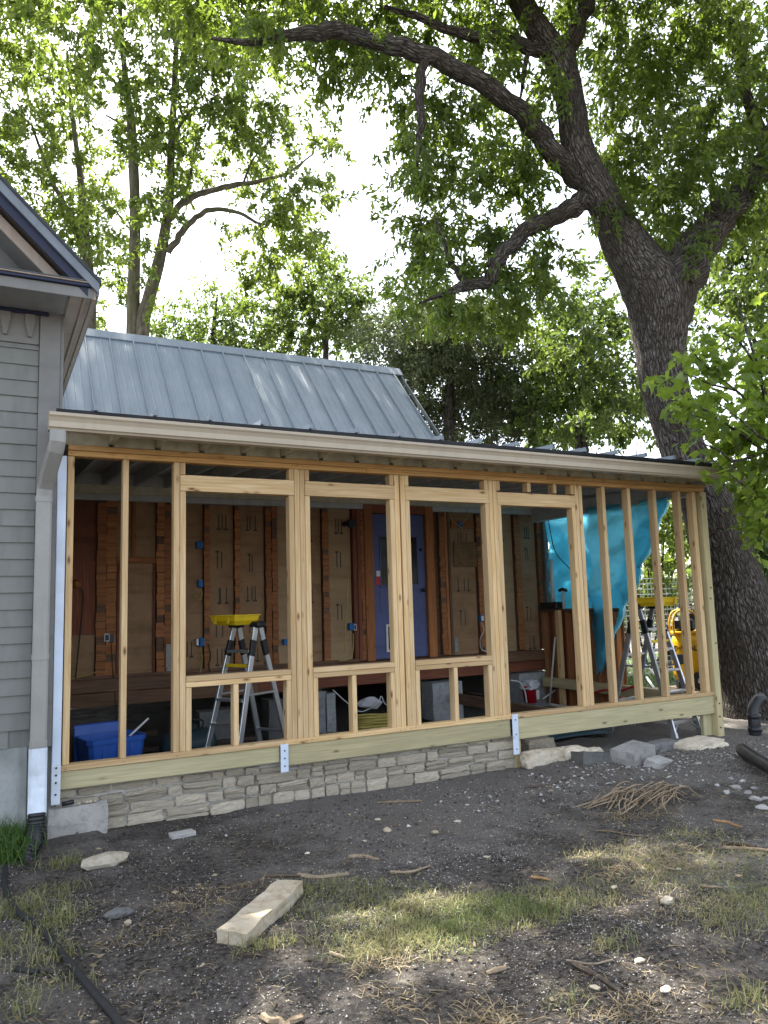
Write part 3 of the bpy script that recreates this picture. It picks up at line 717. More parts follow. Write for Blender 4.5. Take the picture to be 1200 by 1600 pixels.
# blue door
XD0, XD1, ZD0, ZD1 = 4.62, 5.44, .80, 2.765
for a, b in ((XD0-.13, XD0-.004), (XD1+.004, XD1+.13)):
    box('door_casing', (a, YB-.075, .80), (b, YB+.028, ZD1+.12), M['old_orange'], HOUSE, .004)
box('door_casing', (XD0-.003, YB-.072, ZD1+.006), (XD1+.003, YB+.028, ZD1+.12), M['old_red'], HOUSE, .004)
DOOR = box('door', (XD0, YB-.02, ZD0+.015), (XD1, YB+.02, ZD1), M['blue_door'], HOUSE, .003)
wz0, wz1 = 1.80, 2.45
fx0, fx1 = XD0+.12, XD1-.12
for k in range(3):
    a = fx0+(fx1-fx0)*k/3+.006; b = fx0+(fx1-fx0)*(k+1)/3-.006
    box('window_pane', (a, YB-.026, wz0), (b, YB-.0205, wz1), M['glass'], DOOR, 0)
for k in range(4):
    x = fx0+(fx1-fx0)*k/3; box('muntin', (x-.007, YB-.034, wz0-.01), (x+.007, YB-.021, wz1+.01), M['blue_door'], DOOR, .002)
for z0_, z1_ in ((wz0-.035, wz0-.002), (wz1+.002, wz1+.035)): box('muntin', (fx0-.02, YB-.036, z0_), (fx1+.02, YB-.021, z1_), M['blue_door'], DOOR, .003)
for z0_, z1_ in ((1.42, 1.72), (1.08, 1.37)):
    for (a, b) in ((XD0+.10, (XD0+XD1)/2-.04), ((XD0+XD1)/2+.04, XD1-.10)):
        if z0_ < 1.2 and a < 5: continue
        box('door_panel', (a, YB-.027, z0_), (b, YB-.0205, z1_), M['blue_door'], DOOR, .004)
px0 = onY(602, 1000, YB).x
for lo, hi in (((px0, YB-.04, .90), (px0+.03, YB-.021, 1.27)), ((px0+.23, YB-.04, .90), (px0+.26, YB-.021, 1.27)), ((px0+.0305, YB-.04, 1.24), (px0+.2295, YB-.021, 1.27)), ((px0+.0305, YB-.04, .90), (px0+.2295, YB-.021, .93))):
    box('pet_flap_frame', lo, hi, M['white_plastic'], DOOR, .003)
box('pet_flap', (px0+.031, YB-.03, .931), (px0+.229, YB-.022, 1.239), M['glass'], DOOR, .001)
link('door_knob', lathe_mesh([(.012, 0), (.012, .03), (.028, .04), (.03, .055), (.018, .07), (.0, .072)], 14), M['dark_metal'], DOOR, Matrix.Translation((XD1-.06, YB-.02, 1.72)) @ Matrix.Rotation(math.pi/2, 4, 'X'))
link('deadbolt', lathe_mesh([(.026, 0), (.024, .02), (.0, .022)], 14), M['dark_metal'], DOOR, Matrix.Translation((XD1-.06, YB-.02, 2.28)) @ Matrix.Rotation(math.pi/2, 4, 'X'))
box('sticker', (bx(586), YB-.0285, 1.80), (bx(594), YB-.0265, 1.91), M['red_plastic'], DOOR, 0)
box('sticker', (bx(586)+.008, YB-.0292, 1.915), (bx(594)-.004, YB-.0265, 1.99), M['white_plastic'], DOOR, 0)
# wiring boxes, cables, lamp, patches
def wallbox(px, py, w=.07, h=.09, mat='blue_box', face=None):
    x = onY(px, py, YB).x; z = bz(px, py)
    o = box('outlet_box', (x-w/2, YB-.062, z-h/2), (x+w/2, YB+.004, z+h/2), M[mat], HOUSE, .004)
    if face: box('outlet', (x-w/2+.01, YB-.068, z-h/2+.01), (x+w/2-.01, YB-.0625, z+h/2-.01), M[face], o, .003)
wallbox(311, 852, .085, .085); wallbox(312, 912, .06, .09); wallbox(313, 1003, .075, .10); wallbox(308, 1003, .05, .08, 'white_plastic'); wallbox(166, 996, .06, .085, 'white_plastic', 'dark_metal')
wallbox(173, 997, .05, .10, 'dark_metal'); wallbox(547, 979, .07, .09); wallbox(552, 980, .045, .08, 'white_plastic', 'dark_metal'); wallbox(750, 966, .06, .09, 'blue_box', 'white_plastic'); wallbox(716, 820, .075, .085)
wallbox(444, 1003, .05, .07)
def cable(pts, r=.0045, mat='cable_yellow'):
    P = [onY(px, py, YB-.075) for px, py in pts]; tube('cable', P, r, M[mat], HOUSE, 6, 5)
cable([(313, 920), (316, 928), (311, 938), (300, 925)]); cable([(312, 1010), (316, 1025), (314, 1045), (309, 1060)]); cable([(325, 1005), (329, 1025), (326, 1040), (330, 1055)], .007, 'cable_dark')
cable([(174, 1005), (176, 1040), (180, 1090), (181, 1160), (182, 1200)], .006, 'cable_dark'); cable([(128, 920), (130, 935), (125, 990), (118, 1060)], .008, 'cable_dark')
cable([(106, 1062), (135, 1055), (150, 1050)]); cable([(552, 990), (552, 1010), (548, 1028), (530, 1033)], .006); cable([(545, 900), (541, 960), (538, 1020)], .005)
cable([(752, 972), (756, 985), (750, 1000), (753, 1015), (764, 1018)], .005, 'white_plastic'); cable([(700, 800), (708, 815), (722, 825)], .005); cable([(735, 800), (728, 812), (718, 820)], .005)
box('osb_patch', (onY(708, 865, YB).x, YB-.03, bz(727, 886)), (onY(749, 865, YB).x, YB-.012, bz(727, 847)), M['osb'], HOUSE, .004)
box('mount_board', (onY(703, 820, YB).x, YB-.04, bz(715, 826)), (onY(738, 820, YB).x, YB-.012, bz(715, 813)), M['old_orange'], HOUSE, .003)
p = onY(537, 819, YB)
lm = link('wall_lamp', lathe_mesh([(.035, 0), (.035, .02), (.012, .03), (.012, .07), (.05, .09), (.065, .15), (.06, .155), (.0, .12)], 16), M['black_plastic'], HOUSE, Matrix.Translation((p.x, YB+.002, p.z)) @ Matrix.Rotation(math.pi/2, 4, 'X') @ Matrix.Rotation(.4, 4, 'Y'))
p = onY(119, 913, YB)
link('wall_lamp', lathe_mesh([(.045, 0), (.05, .03), (.03, .05), (.03, .08), (.0, .085)], 14), M['old_orange'], HOUSE, Matrix.Translation((p.x, YB-.005, p.z)) @ Matrix.Rotation(math.pi/2, 4, 'X'))
box('plaster_scrap', (bx(741), YB-.05, .86), (bx(748), YB-.0565, 1.1), M['white_trim'], HOUSE, .003) if 0 else None
box('plaster_scrap', (bx(258), YB-.075, .84), (bx(266), YB-.06, 1.15), M['concrete'], HOUSE, .006, jit=.004)
box('plaster_scrap', (bx(704), YB-.04, .84), (bx(710), YB-.025, 1.05), M['concrete'], HOUSE, .006, jit=.004)
# end board of the wall, grey green
box('end_board', (7.50, YB-.10, .30), (7.58, YB-.01, 2.80), M['trim_grey'], HOUSE, .003)

# ================================================================== STONE FOUNDATION
FOUND = thing('foundation_wall', 'low foundation wall of squared limestone blocks under the green rim board', 'stone wall', (2.6, 6.25, 0))
box('mortar', (.50, 6.178, -.12), (2.19, 6.40, .285), M['mortar'], FOUND, .0)
box('mortar', (2.192, 6.178, -.12), (4.60, 6.40, .25), M['mortar'], FOUND, .0)
box('mortar_cap', (.50, 6.135, .2855), (2.19, 6.40, .2965), M['mortar'], FOUND, .002, jit=.002)
box('mortar_cap', (2.192, 6.137, .2505), (4.43, 6.40, .2625), M['mortar'], FOUND, .002, jit=.002)
stones = [rock_mesh(1, 1, 1, 40+i, 2, .17, .80) for i in range(12)]
for me in stones: me.materials.append(M['limestone'])
def lay(x, z, w, h):
    yy = 6.212+random.uniform(-.018, .006)
    Mx = Matrix.Translation((x+w/2, yy, z+h/2)) @ Matrix.Rotation(random.uniform(-.05, .05), 4, 'Y') @ Matrix.Rotation(random.uniform(-.08, .08), 4, 'Z') @ Matrix.Diagonal((w*.98, .11, h*1.0, 1))
    link('stone', random.choice(stones), None, FOUND, Mx)
z = -.06; ci = 0
for h in (.115, .082, .088, .062):
    x = .49-random.uniform(0, .06)
    while x < 4.52:
        w = random.choice((.11, .15, .19, .24, .30))*random.uniform(.85, 1.2); w = min(w, 4.58-x)
        if h < .07 and x+w > 2.2: h = .040; w = max(.1, w)
        if w > .05:
            if h > .08 and random.random() < .22:              # two thin stones in one course
                k = random.uniform(.42, .58); lay(x+.005, z+.004, w-.012, h*k-.008); lay(x+.005, z+h*k, w-.012, h*(1-k)-.008)
            else: lay(x+.005, z+.004+random.uniform(-.005, .005), w-.012, h*random.uniform(.93, 1.02)-.010)
        x += w
    z += h

# ================================================================== TREES
def kites(P, D, L, Wd, fold=0.25, droop=0.0, seed=1):
    """leaf blades: P base points, D unit directions, L lengths, Wd widths -> vertices, triangles"""
    rg = np.random.default_rng(seed); n = len(P)
    A = rg.normal(size=(n, 3)); S_ = np.cross(D, A); S_ /= np.linalg.norm(S_, axis=1)[:, None]+1e-9
    N = np.cross(S_, D)
    L = L[:, None]; Wd = Wd[:, None]
    mid = P + D*L*0.45
    v = np.empty((n, 4, 3)); v[:, 0] = P
    v[:, 1] = mid + S_*Wd*0.5 + N*Wd*fold
    v[:, 2] = P + D*L + np.array([0, 0, -1.0])*L*droop
    v[:, 3] = mid - S_*Wd*0.5 + N*Wd*fold
    idx = np.arange(n)[:, None]*4
    t = np.concatenate([idx+np.array([0, 1, 2]), idx+np.array([0, 2, 3])], axis=1).reshape(-1, 3)
    return v.reshape(-1, 3), t
def tri_mesh(name, V, T, rnd=None, per=None):
    me = bpy.data.meshes.new(name); nv, nt = len(V), len(T)
    me.vertices.add(nv); me.vertices.foreach_set('co', np.ascontiguousarray(V, dtype=np.float32).ravel())
    me.loops.add(nt*3); me.loops.foreach_set('vertex_index', np.ascontiguousarray(T, dtype=np.int32).ravel())
    me.polygons.add(nt); me.polygons.foreach_set('loop_start', np.arange(0, nt*3, 3, dtype=np.int32))
    me.update(calc_edges=True)
    if rnd is not None:
        a = me.attributes.new('rnd', 'FLOAT', 'POINT'); a.data.foreach_set('value', np.repeat(rnd, per).astype(np.float32))
    return me
def to_world(px, py, D): return np.array(atD(px, py, D))
RV, UV, FV = (np.array(v) for v in (right, up, fwd))
def sprays(blobs, leaf_len, leaf_w, per=26, twig=0.45, hang=0.45, seed=3, dens=1.0):
    """leafy twigs scattered through ellipsoidal clumps; blobs: (px, py, rx, ry, D, depth, n)"""
    rg = np.random.default_rng(seed); PP = []; DD = []; RN = []
    for (px, py, rx, ry, D, dep, n) in blobs:
        n = max(3, int(n*dens)); c = to_world(px, py, D); s = D/FPX
        d = rg.normal(size=(n, 3)); d /= np.linalg.norm(d, axis=1)[:, None]
        r = rg.random(n)**(1/2.2)
        q = d*r[:, None]
        C = c + RV*(q[:, :1]*rx*s) + UV*(q[:, 1:2]*ry*s) + FV*(q[:, 2:3]*dep)
        # twig direction: outward and a little down
        td = q[:, :1]*RV + q[:, 1:2]*UV + q[:, 2:3]*FV + rg.normal(size=(n, 3))*0.7; td[:, 2] -= hang
        td /= np.linalg.norm(td, axis=1)[:, None]
        t = rg.random((n, per, 1))*twig*rg.uniform(.6, 1.4, (n, 1, 1))
        p = C[:, None, :] + td[:, None, :]*t + rg.normal(size=(n, per, 3))*twig*0.09
        ld = td[:, None, :]*0.5 + rg.normal(size=(n, per, 3))*0.75; ld[..., 2] -= hang*0.7
        ld /= np.linalg.norm(ld, axis=2)[..., None]
        PP.append(p.reshape(-1, 3)); DD.append(ld.reshape(-1, 3))
        cr = rg.random((n, 1))*0.6; RN.append(np.clip(cr + rg.random((n, per))*0.4, 0, 1).ravel())
    P = np.concatenate(PP); Dr = np.concatenate(DD); rn = np.concatenate(RN)
    L = leaf_len*rg.uniform(.65, 1.25, len(P)); Wd = leaf_w*rg.uniform(.7, 1.2, len(P))
    V, T = kites(P, Dr, L, Wd, 0.22, 0.12, seed)
    return V, T, rn
def crown(parent, blobs, mat, ll, lw, name='crown', **k):
    V, T, rn = sprays(blobs, ll, lw, **k)
    return link(name, tri_mesh('leaves', V, T, rn, 4), M[mat], parent, None, 'stuff')
def limb(parent, pts, mat='bark', name='limb', seg=10, n=6, rough=.10):
    """pts: (px, py, D, radius in px)"""
    P = [Vector(atD(a, b, D)) for a, b, D, r in pts]; R = [r*D/FPX for a, b, D, r in pts]
    if name == 'limb':                                     # crooked, not a smooth arc
        C = catmull(P, 4); R = lerp_list(R, 4) if len(P) > 2 else R; P = [c+Vector((random.gauss(0, .17), random.gauss(0, .17), random.gauss(0, .17)))*q if 0 < i < len(C)-1 else c for i, (c, q) in enumerate(zip(C, R))]; n = 3
        R = [q*random.uniform(.95, 1.07) for q in R]
    return tube(name, P, R, M[mat], parent, seg, n, None, rough=rough, rscale=2.5)

# ---- the big tree at the right end
TB = atD(1190, 1140, 10.0); TB.z = 0
BIG = thing('big_tree', 'huge old tree with deeply furrowed grey bark forking high beside the porch corner', 'tree', TB)
limb(BIG, [(1192, 1175, 10, 96), (1188, 1135, 10, 78), (1181, 1080, 10, 66), (1160, 985, 10, 57), (1136, 890, 10, 48), (1107, 795, 10, 39), (1066, 700, 10, 34), (1040, 610, 10, 35), (1032, 540, 10, 40), (1028, 485, 10, 46), (1015, 440, 10, 46), (985, 395, 10, 38), (948, 325, 10, 27), (905, 240, 10, 25), (893, 170, 10, 22), (876, 100, 10, 23), (850, 60, 10, 20), (824, 20, 10, 19), (800, -30, 10, 18), (775, -120, 10, 14), (760, -260, 9.8, 7)], seg=22, n=7, name='trunk', rough=.07)
limb(BIG, [(1040, 500, 10, 34), (1062, 440, 10, 33), (1088, 388, 10.1, 29), (1122, 342, 10.2, 24), (1160, 300, 10.3, 19), (1195, 240, 10.4, 17), (1235, 150, 10.5, 14), (1260, 20, 10.6, 10), (1270, -150, 10.6, 5)], seg=16, n=6)
limb(BIG, [(878, 110, 10, 16), (893, 70, 10, 14), (908, 30, 10, 13), (918, -10, 10, 13), (930, -120, 10, 9), (950, -260, 10, 4)], seg=12)
limb(BIG, [(915, 290, 10, 14), (900, 272, 10, 17), (872, 247, 9.9, 17), (838, 205, 9.8, 16), (795, 158, 9.6, 15), (728, 116, 9.4, 15), (668, 86, 9.3, 14), (600, 68, 9.2, 14), (540, 50, 9.1, 12), (485, 50, 9.0, 11), (430, 62, 9.0, 8), (380, 66, 9.0, 5), (330, 60, 9.0, 2.5)], seg=12)
limb(BIG, [(945, 300, 10, 12), (922, 308, 10, 14), (895, 322, 9.9, 14), (852, 346, 9.8, 13), (818, 362, 9.7, 12), (780, 405, 9.6, 12), (765, 440, 9.5, 10), (728, 447, 9.5, 8), (692, 460, 9.4, 4.5), (655, 474, 9.3, 1.5)], seg=12)
limb(BIG, [(730, 447, 9.5, 6), (708, 415, 9.5, 5), (697, 385, 9.4, 4), (680, 340, 9.4, 2)], seg=8)
limb(BIG, [(665, 90, 9.3, 7), (655, 130, 9.2, 8), (658, 175, 9.1, 7), (656, 220, 9.1, 5), (652, 260, 9.1, 2)], seg=8)
limb(BIG, [(858, 80, 10, 11), (826, 76, 9.8, 10), (785, 58, 9.7, 9), (725, 54, 9.6, 8), (660, 30, 9.5, 6), (600, 10, 9.4, 3)], seg=8)
limb(BIG, [(826, 78, 9.8, 4), (818, 120, 9.7, 3.5), (812, 160, 9.6, 1.5)], seg=6)
limb(BIG, [(1165, 120, 11, 8), (1150, 75, 11, 7), (1140, 40, 11, 5), (1120, 15, 11, 4), (1085, 0, 11, 2)], seg=8)
limb(BIG, [(1200, 230, 10.4, 10), (1165, 150, 10.8, 9), (1160, 90, 11, 8), (1170, 20, 11, 4)], seg=8)
bl = []
def B(px, py, rx, ry, D=9.6, dep=1.0, n=40): bl.append((px, py, rx, ry, D, dep, n))
for a in ((330, 12, 90, 36), (430, 28, 80, 40), (520, 22, 80, 38), (600, 20, 70, 34), (680, 34, 66, 44), (756, 40, 50, 50), (560, 84, 40, 34), (512, 110, 24, 24), (620, 130, 36, 30), (655, 195, 40, 46), (706, 170, 52, 60), (664, 250, 38, 34), (724, 250, 48, 44),
          (775, 200, 36, 50), (770, 110, 50, 34), (690, 320, 60, 44), (650, 350, 40, 34), (740, 350, 56, 44), (680, 410, 60, 40), (790, 430, 50, 40), (830, 470, 44, 40), (760, 470, 54, 34), (840, 400, 30, 24), (705, 470, 40, 20), (850, 160, 24, 30), (820, 300, 26, 36), (808, 250, 24, 30)): B(*a, 10.1, .75, 34)
for a in ((940, 40, 40, 50), (960, 120, 36, 44), (1000, 60, 30, 44), (1060, 40, 56, 44), (1130, 60, 70, 60), (950, 230, 42, 50), (1000, 180, 48, 50), (1060, 160, 60, 54), (1120, 170, 60, 60), (1180, 150, 50, 80), (960, 290, 36, 34), (1010, 270, 56, 46),
          (1070, 260, 60, 54), (1130, 270, 54, 50), (1010, 340, 44, 40), (1050, 345, 40, 40), (1130, 345, 22, 22), (1040, 395, 34, 24), (1190, 260, 40, 60), (1030, 110, 30, 30)): B(*a, 11.0, .8, 44)
for a in ((20, 25, 50, 26), (60, 60, 30, 16)): B(*a, 9.0, .4, 12)
for a in ((375, 48, 60, 26, 9.0, .35, 16), (470, 40, 50, 24, 9.0, .3, 8), (690, 452, 40, 20, 9.3, .3, 8), (640, 478, 34, 18, 9.2, .3, 7), (700, 395, 26, 34, 9.3, .3, 7), (656, 210, 26, 44, 9.0, .3, 9), (1150, 220, 56, 60, 9.7, .5, 26), (1095, 260, 50, 46, 9.6, .4, 20), (1010, 330, 26, 30, 9.7, .3, 7), (1170, 120, 50, 60, 9.8, .5, 22),
          (1040, 200, 50, 50, 9.6, .4, 16), (770, 90, 44, 30, 9.3, .3, 8), (560, 60, 40, 24, 9.0, .3, 6), (780, 400, 30, 30, 9.4, .3, 6), (930, 90, 30, 40, 9.6, .3, 7), (1070, 380, 26, 30, 9.8, .3, 8), (960, 300, 18, 26, 9.7, .2, 4), (770, 250, 30, 30, 9.3, .3, 6)): B(*a)
# unseen crown above the picture, widened and thickened to keep sun off the yard
for a in ((150, -170, 200, 120), (-80, -260, 200, 160), (200, -420, 260, 140), (350, -80, 160, 80), (560, -90, 160, 80), (760, -80, 140, 80), (950, -90, 140, 80), (1140, -80, 140, 80), (420, -260, 200, 120), (680, -280, 200, 120), (950, -280, 220, 130), (1200, -250, 200, 140), (560, -460, 220, 120), (880, -480, 260, 130), (1150, -440, 200, 120), (1320, 0, 100, 160), (1330, 250, 90, 120)): B(*a, 9.6, 2.6, 230)
crown(BIG, bl, 'leaf_big', .11, .044, per=40, twig=.40, hang=.6, seed=5, dens=.62)

# ---- trees behind the house
def bg_tree(name, label, px, py, D, trunks, blobs, mat, ll, lw, per=24, twig=.6, hang=.25, seed=9, dens=1.75, barkm='bark_pale', dep=None, group='trees behind the house', shade_blobs=()):
    b = atD(px, py, D); b.z = 0
    t = thing(name, label, 'tree', b, group)
    for i, tr in enumerate(trunks):
        pts = [(x, y, D+(d if len(q) > 3 else 0), r) for q in tr for (x, y, r, d) in [(*q, 0) if len(q) == 3 else q]]
        if i == 0 or tr[0][1] > 510:
            x, y, d, r = pts[0]; f = atD(x, y, d)
            P = [Vector((f.x, f.y, -.2)), Vector((f.x, f.y, f.z*.5))] + [Vector(atD(a, c, e)) for a, c, e, g in pts]
            R = [r*d/FPX*1.5, r*d/FPX*1.15] + [g*e/FPX for a, c, e, g in pts]
            tube('trunk', P, R, M[barkm], t, 12, 5, None, rough=.08, rscale=2.0)
        else: limb(t, pts, barkm, 'limb', 8, 5)
    bb = [(x, y, rx, ry, D+random.uniform(-1, 1)*(dep or 1.2), dep or 1.3, n) for x, y, rx, ry, n in blobs]+list(shade_blobs)
    crown(t, bb, mat, ll, lw, per=per, twig=twig, hang=hang, seed=seed, dens=dens)
    return t
bg_tree('shade_tree', 'tall tree with two pale trunks close together rising behind the metal roof', 212, 600, 17,
  [[(207, 530, 10), (209, 440, 9.5), (211, 350, 8.5), (209, 270, 8), (205, 190, 7), (200, 150, 5), (190, 60, 4), (185, -60, 3)],
   [(222, 530, 11), (232, 470, 10), (248, 410, 9), (258, 360, 8), (266, 300, 6.5), (267, 240, 6), (272, 150, 5), (275, 80, 4), (280, -40, 3)],
   [(262, 345, 5), (285, 318, 5), (320, 300, 4.5), (360, 290, 4), (410, 282, 3), (450, 270, 2), (490, 240, 1.2)],
   [(262, 395, 5.5), (280, 370, 5), (300, 345, 4.5), (330, 328, 4), (370, 332, 3), (410, 352, 2)],
   [(266, 310, 4), (290, 295, 3), (300, 260, 2), (310, 200, 1.2)], [(268, 220, 3), (285, 190, 2.4), (310, 160, 1.4)], [(209, 215, 3), (190, 195, 2.4), (165, 180, 1.3)],
   [(380, 288, 2), (395, 250, 1.6), (430, 210, 1)]],
  [(160, 90, 70, 60, 40), (260, 60, 80, 60, 46), (340, 110, 60, 56, 36), (230, 170, 70, 60, 40), (300, 220, 56, 56, 28), (370, 200, 44, 50, 24), (330, 60, 60, 40, 30), (420, 220, 40, 40, 18), (445, 190, 26, 20, 9), (490, 225, 18, 16, 5), (528, 205, 10, 20, 4), (522, 268, 8, 12, 3),
   (400, 270, 50, 24, 14), (470, 300, 44, 30, 18), (420, 330, 44, 24, 16), (465, 350, 34, 20, 14), (440, 392, 50, 36, 28), (390, 410, 36, 26, 14), (490, 390, 20, 20, 7), (345, 365, 14, 14, 4), (235, 300, 40, 50, 18), (190, 350, 34, 50, 12), (235, 420, 20, 50, 7), (290, 270, 40, 30, 10), (250, 240, 50, 40, 18), (390, 130, 36, 36, 14), (395, 90, 40, 40, 16),
   (160, -60, 140, 80, 80), (340, -70, 140, 80, 80), (250, -220, 180, 110, 120)], 'leaf_left', .15, .068, per=42, twig=.55, seed=21, dens=1.05, shade_blobs=[(330, -170, 190, 100, 20, 2.5, 170), (520, -190, 190, 100, 21, 2.5, 190), (690, -210, 170, 100, 21.5, 2.5, 170), (420, -360, 220, 110, 21, 3, 150), (620, -390, 220, 110, 21, 3, 150), (150, -200, 170, 110, 20, 2.5, 130)])  # last clumps: unseen crown added above the view to shade the metal roof
bg_tree('shade_tree', 'forked tree standing just over the gable peak of the grey wing', 140, 600, 19,
  [[(142, 480, 8), (139, 430, 8), (136, 395, 8), (132, 360, 7), (128, 300, 6), (122, 250, 4.5), (112, 170, 3), (105, 80, 2)], [(130, 392, 5), (118, 365, 5), (105, 330, 4.5), (85, 290, 4), (70, 250, 3), (50, 200, 2)]],
  [(60, 90, 60, 60, 34), (40, 180, 50, 60, 28), (110, 160, 60, 50, 34), (60, 260, 56, 50, 32), (130, 270, 56, 50, 32), (30, 330, 40, 40, 16), (90, 330, 46, 40, 24), (150, 350, 46, 46, 22), (120, 410, 40, 30, 15), (165, 420, 34, 40, 16), (150, 480, 24, 34, 9), (10, 60, 50, 60, 24), (-60, 200, 80, 120, 60), (60, -40, 80, 60, 40), (-70, 20, 90, 90, 50)],
  'leaf_left', .155, .07, per=42, twig=.55, seed=22, dens=1.05, shade_blobs=[(-20, -90, 130, 70, 17, 2, 140), (130, -100, 120, 70, 17, 2, 130), (240, -80, 100, 60, 17, 2, 100)])  # clumps past the upper left corner, added unseen to block sun on the roof
bg_tree('shade_tree', 'small round headed tree behind the middle of the metal ridge', 505, 640, 21,
  [[(508, 600, 6), (509, 560, 5), (510, 520, 4.5), (514, 480, 3.5), (520, 440, 2.5)], [(509, 545, 3), (490, 505, 2.5), (470, 470, 1.6)], [(511, 530, 2.6), (535, 490, 2), (550, 460, 1.2)]],
  [(455, 450, 40, 30, 22), (515, 432, 34, 30, 18), (470, 490, 50, 40, 32), (530, 470, 40, 46, 28), (520, 525, 50, 40, 30), (560, 500, 30, 40, 16), (450, 530, 50, 34, 26), (420, 480, 30, 24, 10)], 'leaf_mid', .15, .075, per=32, twig=.55, seed=23, barkm='bark')
bg_tree('shade_tree', 'low leafy tree filling the gap between twin trunks and ridge', 330, 640, 23,
  [[(330, 600, 5), (332, 540, 4), (336, 490, 3), (340, 460, 1.5)], [(332, 530, 2.5), (360, 500, 2), (380, 480, 1)]],
  [(270, 500, 34, 24, 18), (320, 490, 44, 30, 26), (330, 540, 70, 26, 34), (380, 505, 40, 36, 26), (400, 545, 50, 24, 26), (260, 530, 40, 18, 14), (345, 465, 24, 14, 7)], 'leaf_mid', .15, .075, per=24, twig=.6, seed=24, barkm='bark')
bg_tree('cedar_tree', 'dark fine leaved evergreen behind the right end of the metal roof', 700, 720, 17,
  [[(700, 690, 8), (702, 640, 7), (704, 590, 5), (708, 540, 4), (700, 500, 2)], [(703, 620, 4), (735, 580, 3), (770, 550, 2)], [(703, 600, 4), (670, 560, 3), (650, 520, 2)]],
  [(680, 545, 60, 44, 50), (720, 590, 70, 50, 60), (640, 550, 44, 44, 34), (775, 570, 50, 44, 38), (650, 490, 36, 30, 16), (720, 510, 50, 36, 26), (800, 620, 50, 46, 40), (600, 525, 30, 40, 20), (650, 620, 50, 50, 40), (730, 650, 70, 40, 50), (690, 500, 40, 30, 16), (800, 660, 50, 34, 30), (770, 520, 34, 30, 12)], 'leaf_dark', .10, .045, per=60, twig=.6, hang=.1, seed=25, barkm='bark', dens=2.2)
bg_tree('shade_tree', 'bright leafy tree standing close behind the forked trunk on its house side', 900, 760, 15,
  [[(905, 700, 7), (908, 640, 6), (915, 580, 5), (930, 530, 3.5), (945, 480, 2)], [(909, 620, 4), (880, 570, 3), (860, 530, 2)]],
  [(880, 550, 48, 40, 34), (930, 540, 44, 44, 34), (860, 600, 54, 44, 40), (920, 610, 54, 40, 38), (965, 590, 34, 44, 24), (900, 490, 44, 34, 22), (850, 520, 34, 30, 14), (950, 640, 40, 30, 18), (850, 650, 50, 34, 26), (895, 450, 24, 18, 7), (940, 490, 26, 26, 10), (895, 660, 40, 20, 14)], 'leaf_mid', .125, .06, per=34, twig=.5, seed=26, barkm='bark', dens=1.6)
bg_tree('shade_tree', 'yellow green tree glowing at the far right beyond the big trunk', 1230, 800, 15,
  [[(1225, 760, 8), (1220, 640, 7), (1210, 540, 5), (1200, 450, 3.5), (1190, 380, 2)], [(1220, 600, 4), (1170, 520, 3), (1140, 450, 1.6)]],
  [(1150, 430, 40, 46, 26), (1180, 370, 40, 44, 26), (1190, 470, 36, 50, 26), (1140, 500, 30, 26, 11), (1210, 560, 40, 60, 30), (1250, 400, 60, 120, 60), (1110, 440, 16, 26, 5), (1260, 620, 60, 100, 50), (1175, 330, 36, 26, 14)], 'leaf_mid', .135, .066, per=30, twig=.5, seed=27)
# undergrowth and shrubs beyond the right end
def shrub(label, px, D, blobs, mat, ll, lw, seed, per=26, twig=.4, name='shrub'):
    b = atD(px, 1000, D); b.z = 0
    t = thing(name, label, 'shrub', b, 'shrubs beyond the porch')
    for k in range(3):
        c = atD(blobs[k % len(blobs)][0], blobs[k % len(blobs)][1], D)
        tube('stem', [(b.x+.1*k, b.y, -.05), ((b.x+c.x)/2, (b.y+c.y)/2+.1, c.z*.55), c], [.035, .025, .008], M['bark'], t, 6, 4)
    crown(t, [(x, y, rx, ry, D+random.uniform(-.4, .4), .5, n) for x, y, rx, ry, n in blobs], mat, ll, lw, per=per, twig=twig, seed=seed, name='foliage')
shrub('sunlit shrub seen behind the tarp corner above the wire fence', 1040, 15.5, [(1040, 800, 40, 40, 26), (1060, 850, 40, 40, 26), (1010, 860, 34, 36, 20), (1080, 790, 34, 40, 20), (1050, 900, 46, 30, 22), (1000, 910, 30, 20, 10)], 'leaf_left', .12, .065, 31)
shrub('dark shrub low behind the wire fence', 1010, 17, [(990, 930, 50, 40, 30), (1050, 950, 60, 40, 36), (1100, 930, 50, 50, 30), (950, 960, 50, 30, 20)], 'leaf_dark', .11, .06, 32)
shrub('tall shrub right of the big trunk at the picture edge', 1185, 12.5, [(1165, 800, 36, 50, 30), (1190, 860, 36, 50, 30), (1200, 780, 40, 60, 34), (1150, 760, 30, 30, 16), (1210, 940, 40, 50, 26), (1250, 850, 60, 90, 50)], 'leaf_mid', .12, .065, 33)
shrub('pale thin shrub showing over the porch roof beside the trunk', 975, 19, [(960, 650, 34, 30, 22), (1000, 660, 34, 26, 20), (920, 670, 40, 20, 20), (990, 620, 24, 26, 10), (860, 680, 40, 16, 16), (1010, 600, 18, 24, 5)], 'leaf_mid', .15, .07, 34, per=36)
# distant wood closing the view all round
def far_wood():
    rg = np.random.default_rng(77); n = 2600
    a = rg.uniform(math.radians(-62), math.radians(100), n); r = rg.uniform(30, 44, n)
    C = np.stack([r*np.sin(a), r*np.cos(a), rg.random(n)**1.3*6.5], 1)
    per = 12
    P = (C[:, None, :]+rg.normal(size=(n, per, 3))*.55).reshape(-1, 3); D = rg.normal(size=(n*per, 3)); D /= np.linalg.norm(D, axis=1)[:, None]
    V, T = kites(P, D, rg.uniform(.35, .6, n*per), rg.uniform(.2, .36, n*per), .2, .1, 78)
    o = link('far_wood', tri_mesh('leaves', V, T, rg.random(n*per), 4), M['leaf_mid']); tag(o, 'distant green wood closing the view behind house and yard', 'wood', None, 'stuff')
far_wood()

